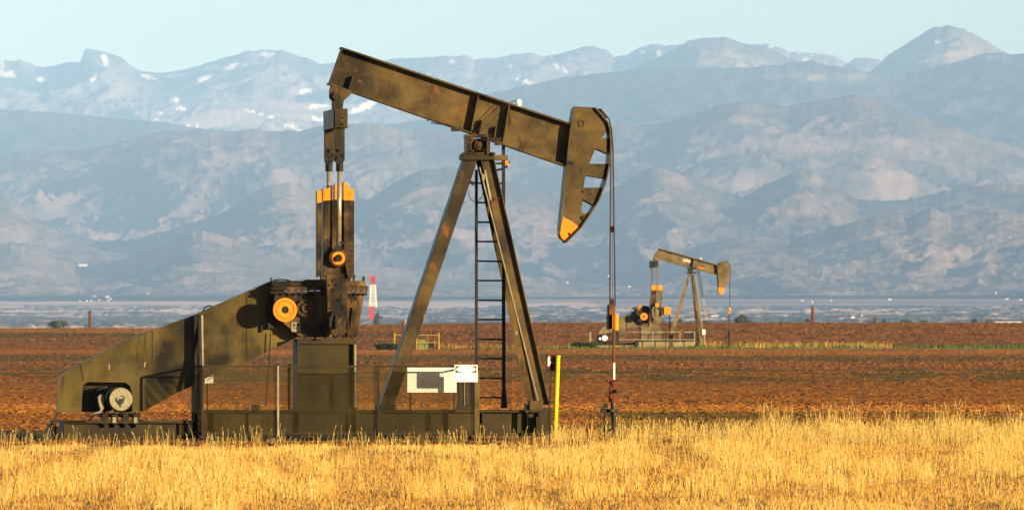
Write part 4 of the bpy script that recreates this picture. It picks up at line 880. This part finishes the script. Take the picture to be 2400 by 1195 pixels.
# ------------------------------------------------------------------ trees beyond the crest
LEAF = mat('far_leaves', [(.035, .05, .03), (.07, .085, .045), (.10, .11, .06)], 1.2, .9, spec=.1)
LEAFR = mat('reddish_leaves', [(.12, .10, .07), (.22, .16, .11)], 1.2, .9, spec=.1)
BARK = mat('bark', [(.08, .06, .04), (.14, .10, .07)], 3, .9)
def tree(px, base_py, wpx, hpx, dist, label, m=LEAF, seed=1, group='trees beyond the field crest', lobes=5):
    fr = Fr(px, dist - CAMD, 0); k = dist / F
    r_ = np.random.default_rng(seed); wm = wpx * k; hm_ = hpx * k
    zb = H + (HZ - base_py) * k; o = fr.root('tree', label, 'tree', group); o.location.z = zb
    b = MB(); b.cyl((0, 0, -hm_ * .6), (0, 0, hm_ * .45), wm * .035, wm * .02, 7)
    for i in range(5):
        a = r_.uniform(0, 6.28); b.cyl((0, 0, hm_ * .15 * (1 + i * .3)), (math.cos(a) * wm * .3, math.sin(a) * wm * .3, hm_ * r_.uniform(.5, .85)), wm * .014, wm * .005, 5)
    b.build('trunk', BARK, o)
    n = 1500; C0 = []
    for i in range(lobes):
        C0.append((r_.uniform(-.34, .34) * wm, r_.uniform(-.3, .3) * wm, hm_ * r_.uniform(.28, .72), wm * r_.uniform(.13, .26), hm_ * r_.uniform(.2, .30)))
    C0.append((0, 0, hm_ * .5, wm * .30, hm_ * .48))
    C0 = np.array(C0); idx = r_.integers(0, len(C0), n); v = r_.normal(size=(n, 3)); v /= np.linalg.norm(v, axis=1)[:, None]
    rad = r_.uniform(.55, 1.05, n)[:, None]; c = C0[idx]
    ctr = c[:, :3] + v * rad * np.stack([c[:, 3], c[:, 3], c[:, 4]], 1)
    s = hm_ * .045; A = r_.normal(size=(n, 3)) * s; B = r_.normal(size=(n, 3)) * s
    co = np.stack([ctr - A, ctr + B, ctr + A, ctr - B], 1).reshape(-1, 3); q = np.arange(n * 4).reshape(-1, 4)
    me = bpy.data.meshes.new('crown'); mesh_fill(me, co, q, None); me.materials.append(m)
    cr = bpy.data.objects.new('crown', me); COL.objects.link(cr); cr.parent = o; return o
tree(135, 775, 52, 27, 3000, 'broad round tree on the left crest, left of the rusty post', seed=2, lobes=7)
tree(1738, 765, 30, 30, 3000, 'rounded dark tree on the crest right of the far horse head', seed=3)
tree(1757, 765, 18, 16, 3000, 'low shrub touching the right foot of the rounded dark tree', seed=31)
tree(1893, 765, 18, 19, 3000, 'small bushy tree just left of the right rusty post', seed=4)
tree(1850, 765, 28, 11, 3400, 'low flat shrub row left of the right rusty post', seed=5)
tree(2048, 765, 38, 15, 3600, 'low wide green tree clump right of the right rusty post', seed=6, lobes=8)
tree(2052, 765, 15, 25, 3700, 'bare reddish tree rising from the low wide clump', m=LEAFR, seed=7)
tree(2072, 765, 18, 18, 3500, 'small dark tree next to the bare reddish one', seed=8)
tree(2125, 765, 36, 17, 3600, 'wide dark clump halfway between the post and the long white shed', seed=9, lobes=8)
tree(2165, 765, 22, 16, 3900, 'faint low bush right of the wide dark clump', seed=10)
tree(2282, 765, 16, 21, 3500, 'narrow dark tree left of the long white shed', seed=11)
tree(2318, 765, 20, 20, 3700, 'pale reddish tree directly left of the long white shed', m=LEAFR, seed=12)
tree(1655, 765, 26, 14, 3400, 'low bush on the crest behind the right legs of the far unit', seed=13)
tree(1590, 765, 16, 18, 3400, 'dark bush on the crest behind the rear leg of the far unit', seed=14)
tree(1612, 765, 20, 12, 3600, 'low bush on the crest between the legs of the far unit', seed=15)
# ------------------------------------------------------------------ farm buildings far out on the plain
def house(px, py, wpx, hpx, dist, label, name='farm_building', cat='building', m=WHITE, group='white buildings far out on the plain'):
    wpx *= .85; hpx *= .8; k = dist / F; fr = Fr(px, dist - CAMD, 0); z = H + (HZ - py) * k; o = fr.root(name, label, cat, group); o.location.z = z
    w2 = wpx * k / 2; h2 = hpx * k; dd = min(w2 * 1.2, 14)
    b = MB(); b.box(-w2, w2, -dd, dd, -h2 * .5, h2 * .7); b.build('wall', m, o)
    b = MB(); b.add([(-w2 * 1.05, -dd * 1.05, h2 * .7), (w2 * 1.05, -dd * 1.05, h2 * .7), (w2 * 1.05, dd * 1.05, h2 * .7), (-w2 * 1.05, dd * 1.05, h2 * .7), (-w2, 0, h2), (w2, 0, h2)], [(0, 1, 5, 4), (2, 3, 4, 5), (0, 4, 3), (1, 2, 5), (0, 3, 2, 1)]); b.build('roof', ROOFM, o)
    return o
WB = mat('building_white', [(.42, .39, .36), (.48, .45, .42)], .05, .6, K=1)  # even off-white shared by all the distant buildings
hs = [(188, 706.5, 4, 3, 'leftmost white house of the hamlet above the left crest'), (204, 705.5, 5, 3.5, 'second white house from the left in the hamlet'), (214, 705, 4.5, 3, 'third white house from the left in the hamlet'), (233, 703, 4, 3, 'fourth white house of the hamlet, right of the middle gap'), (221, 694.5, 10, 2, 'low long white shed at the top of the hamlet'), (252, 696, 10, 4, 'widest and brightest white barn of the hamlet'), (254, 704, 4, 3, 'white house just below the widest barn of the hamlet'), (260, 700.5, 5, 3, 'rightmost white house of the hamlet')]
for x, y, w_, h_, l in hs: house(x, y, w_, h_, 24500, l, m=WB)
for x, y, w_, h_, l in [(347, 689, 4, 3, 'lone white house upslope right of the hamlet'), (387, 726.5, 4, 3, 'lone white house low on the plain left of the belt guard'), (195, 622, 22, 5, 'long pale building high on the left hill slope'),
    (1330, 662, 6, 4, 'white house on the slope just right of the tall right leg'), (1427, 647, 5, 4, 'tiny pale house beside the bridle ropes'), (1475, 672, 6, 4, 'pale house between the bridle ropes and the far unit'),
    (2085, 702, 9, 4, 'white house on the pale bluff top'), (1948, 704.5, 5, 3, 'small white house on the bluff left of the brightest one'), (1904, 708, 5, 4, 'white house right above the rusty post'), (1880, 704.5, 9, 2.5, 'long low house on the bluff left of the rusty post'),
    (1994, 730, 13, 3, 'long white shed in the middle of the right plain'), (1999, 744, 11, 5, 'white barn on the plain just above the crest'), (2020, 739, 3, 5, 'white silo right of the plain barn'),
    (2334, 687, 4, 4, 'lone white house on the slope at the right'), (2360, 701, 10, 3, 'pale house cluster at the right end of the bluff'), (2392, 702.5, 8, 3, 'last pale house on the bluff at the frame edge'),
    (1675, 740.5, 20, 3, 'long pink-white shed behind the legs of the far unit'), (1556, 753, 22, 5, 'long pale shed glimpsed behind the far gearbox'), (1000, 759, 6, 3, 'white speck of a house behind the leaning left leg'), (1019, 757, 6, 4, 'white house right of the leaning left leg')]:
    house(x, y, w_, h_, 13000 if y > 735 else 24000 if y > 660 else 27800, l, m=WB)
house(2362, 758, 72, 8, 5000, 'long cream white shed on the crest at the far right', 'long_shed', 'shed', WB, None)

# ------------------------------------------------------------------ dry grass
GR = bpy.data.materials.new('dry_grass'); GR.use_nodes = True; t = GR.node_tree; t.nodes.remove(t.nodes['Principled BSDF'])
vc = t.nodes.new('ShaderNodeVertexColor'); vc.layer_name = 'Col'; df = t.nodes.new('ShaderNodeBsdfDiffuse'); tr_ = t.nodes.new('ShaderNodeBsdfTranslucent'); ms = t.nodes.new('ShaderNodeMixShader'); ms.inputs[0].default_value = .35
t.links.new(vc.outputs[0], df.inputs[0]); t.links.new(vc.outputs[0], tr_.inputs[0]); t.links.new(df.outputs[0], ms.inputs[1]); t.links.new(tr_.outputs[0], ms.inputs[2]); t.links.new(ms.outputs[0], t.nodes['Material Output'].inputs[0])
def blades(name, x, y, z, h, w, lean, C, head=None):
    """one ribbon per stalk; head = fraction with a seed head"""
    n = len(x); a = rng.uniform(0, np.pi, n); a = np.where(rng.random(n) < .6, rng.normal(0.3, .5, n), a)
    cx, sx = np.cos(a), np.sin(a); la = rng.uniform(0, 2 * np.pi, n); lx = np.cos(la) * lean; ly = np.sin(la) * lean * .6
    lv = [0, .45, .8, .9, 1.0]; hd = (rng.random(n) < (head if head is not None else 0))
    ws = [np.ones(n), np.full(n, .8), np.where(hd, .55, .5), np.where(hd, 1.5, .3), np.zeros(n)]
    vs = []
    for l, ww in zip(lv, ws):
        px_ = x + lx * h * l ** 1.8; py_ = y + ly * h * l ** 1.8; pz = z + h * l * (1 - .12 * lean * l)
        if l < 1: vs.append(np.stack([px_ - cx * w * ww / 2, py_ - sx * w * ww / 2, pz], 1)); vs.append(np.stack([px_ + cx * w * ww / 2, py_ + sx * w * ww / 2, pz], 1))
        else: vs.append(np.stack([px_, py_, pz], 1))
    co = np.stack(vs, 1)                       # n,9,3
    base = (np.arange(n) * 9)[:, None]
    tri = np.array([[0, 1, 3], [0, 3, 2], [2, 3, 5], [2, 5, 4], [4, 5, 7], [4, 7, 6], [6, 7, 8]])
    q = (base[:, :, None] + tri[None]).reshape(-1, 3)
    me = bpy.data.meshes.new(name); mesh_fill(me, co.reshape(-1, 3), q, np.repeat(C * .66, 9, 0)); me.materials.append(GR)
    o = bpy.data.objects.new(name, me); COL.objects.link(o); return o
def fan(n, d0, d1, p0=-260, p1=2660):
    u = rng.random(n); d = np.sqrt(d0 * d0 + u * (d1 * d1 - d0 * d0)); p = rng.uniform(p0, p1, n); return (p - 1200) / F * d, d, p
gold = np.array([.66, .40, .085]); pale = np.array([.74, .53, .19]); rusty = np.array([.52, .235, .045]); dkr = np.array([.14, .055, .022])
N1 = 150000
x, d, p = fan(N1, 85, 144)
edge_ = 135.8 + 5.0 * (fbm(x / .5, x * 0 + 3.3, 4, 3) - .5) + 6 * np.clip((p - 1300) / 500, 0, 1)
keep = d < edge_ + rng.exponential(.5, N1); x, d, p = x[keep], d[keep], p[keep]
pn_ = fbm(x / .75, d / 7.0, 4, 201); pn2 = fbm(x / .35, d / .8, 3, 221)
nr = np.clip((112 - d) / 24, 0, 1); tall = sm(.40 + .10 * nr, .58 + .08 * nr, pn_)
h = (.045 + .11 * tall + .13 * rng.random(len(x)) ** 3 * tall) * rng.uniform(.55, 1.15, len(x))
rt_ = np.clip((p - 1250) / 700, 0, 1); bk = np.clip((d - 118) / 16, 0, 1); h *= (1 - .72 * bk) * (1 - rt_) + (1 + .15 * bk) * rt_
k = rng.random(len(x))
C = np.where((k < .35)[:, None], pale, gold)
rt = np.clip((1 - tall) * .60 + (pn2 - .5) * 1.0, 0, .85); C = C * (1 - rt[:, None]) + rusty * rt[:, None]
C = np.where((rng.random(len(x)) < .02)[:, None], dkr, C) * rng.uniform(.84, 1.24, (len(x), 1))
o = blades('dry_grass', x, d - CAMD, ground_z(x, d), h, rng.uniform(.004, .010, len(x)), rng.uniform(.05, .45, len(x)), C, .25)
tag(o, 'golden dry grass across the foreground', 'grass', kind='stuff')
# taller seed stalks: in the field edge, along the skid, and thick on the right
def stalks(name, n, d0, d1, p0, p1, h0, h1, label, cl=.6, dens=None, w=(.004, .008)):
    x, d, p = fan(n, d0, d1, p0, p1)
    c = fbm(x / .45, d / .9, 3, 301 + n); keep = rng.random(n) < sm(cl - .18, cl, c)
    if dens is not None: keep &= rng.random(n) < dens(p)
    x, d, p, c = x[keep], d[keep], p[keep], c[keep]
    h = rng.uniform(h0, h1, len(x)) * (.55 + .9 * sm(cl - .1, cl + .12, c))
    C = np.where((rng.random(len(x)) < .5)[:, None], pale, gold) * rng.uniform(.75, 1.15, (len(x), 1))
    o = blades(name, x, d - CAMD, ground_z(x, d), h, rng.uniform(*w, len(x)), rng.uniform(.05, .35, len(x)), C, .7)
    return tag(o, label, 'grass', kind='stuff')
stalks('tall_grass', 1300, 136, 142.3, -200, 1330, .05, .22, 'sparse pale stalks growing up against the steel skid', .60)
stalks('tall_grass', 18000, 136, 148, 1290, 2700, .10, .26, 'taller straw stalks at the right field edge', .50, lambda p: np.clip((p - 1200) / 700, .3, 1))
stalks('tall_grass', 3500, 137, 147, 1780, 2660, .26, .48, 'tallest straw tufts at the right', .60)
stalks('tall_grass', 7000, 95, 132, -200, 2600, .16, .30, 'seed stalks standing above the foreground grass', .62)
# weed strip at the far unit
def weeds(name, n, d0, d1, p0, p1, h0, h1, cols, label, w=(.02, .04), cl=.5, sc=2.0, lean=.4):
    x, d, p = fan(n, d0, d1, p0, p1); c = fbm(x / sc, d / sc, 3, 401 + n); keep = rng.random(n) < sm(cl - .12, cl + .05, c); x, d, p, c = x[keep], d[keep], p[keep], c[keep]
    h = rng.uniform(h0, h1, len(x)) * (.5 + sm(cl - .1, cl + .15, c))
    cc = np.array(cols)[rng.integers(0, len(cols), len(x))] * rng.uniform(.7, 1.2, (len(x), 1))
    o = blades(name, x, d - CAMD, ground_z(x, d) - .01, h, rng.uniform(*w, len(x)), rng.uniform(.05, lean, len(x)), cc, .4); return tag(o, label, 'weeds', kind='stuff')
weeds('dry_weeds', 2200, 566, 596, 1650, 2090, .06, .34, [gold, pale, rusty * 1.3], 'dry yellow weeds along the strip of the far unit', (.012, .022), .5, 1.2)
weeds('dry_weeds', 700, 560, 590, 1030, 1340, .06, .28, [gold, rusty], 'low dry weeds right of the yellow barrier')
grn = [(.07, .13, .03), (.11, .17, .04), (.05, .09, .03)]
weeds('green_weeds', 4500, 566, 586, 1640, 2700, .06, .22, grn, 'green weeds along the strip right of the far unit', (.04, .09), .48, 3.0, .9)
weeds('green_weeds', 2500, 550, 575, 1030, 1640, .05, .16, grn + [(.2, .17, .06)], 'low olive weeds between the barrier and the far unit', (.04, .09), .5, 3.0, .9)
weeds('dark_weeds', 900, 540, 548, 884, 934, .15, .30, [(.02, .035, .02), (.04, .05, .03)], 'dark weed clump left of the yellow barrier', (.05, .1), .35, 2, .9)
weeds('dark_weeds', 700, 570, 574, 1340, 1396, .12, .32, [(.03, .05, .02), (.05, .07, .03)], 'dark bush clump at the left end of the far unit', (.05, .1), .35, 2, .9)
weeds('dark_weeds', 1200, 140.5, 142.5, -200, 118, .05, .16, [(.05, .055, .045), (.08, .07, .05)], 'grey green weeds left of the skid', (.01, .03), .35, .6, .9)
weeds('green_weeds', 900, 139, 141.5, 480, 1100, .03, .10, [(.10, .13, .03), (.2, .2, .05)], 'small green weeds below the fence', (.01, .02), .56, .5, .9)
weeds('field_weeds', 5000, 149, 162, 1400, 2700, .03, .12, [(.10, .085, .03), (.14, .11, .035), (.05, .045, .02)], 'olive weeds scattered on the near ploughed soil', (.02, .05), .5, .9, .9)
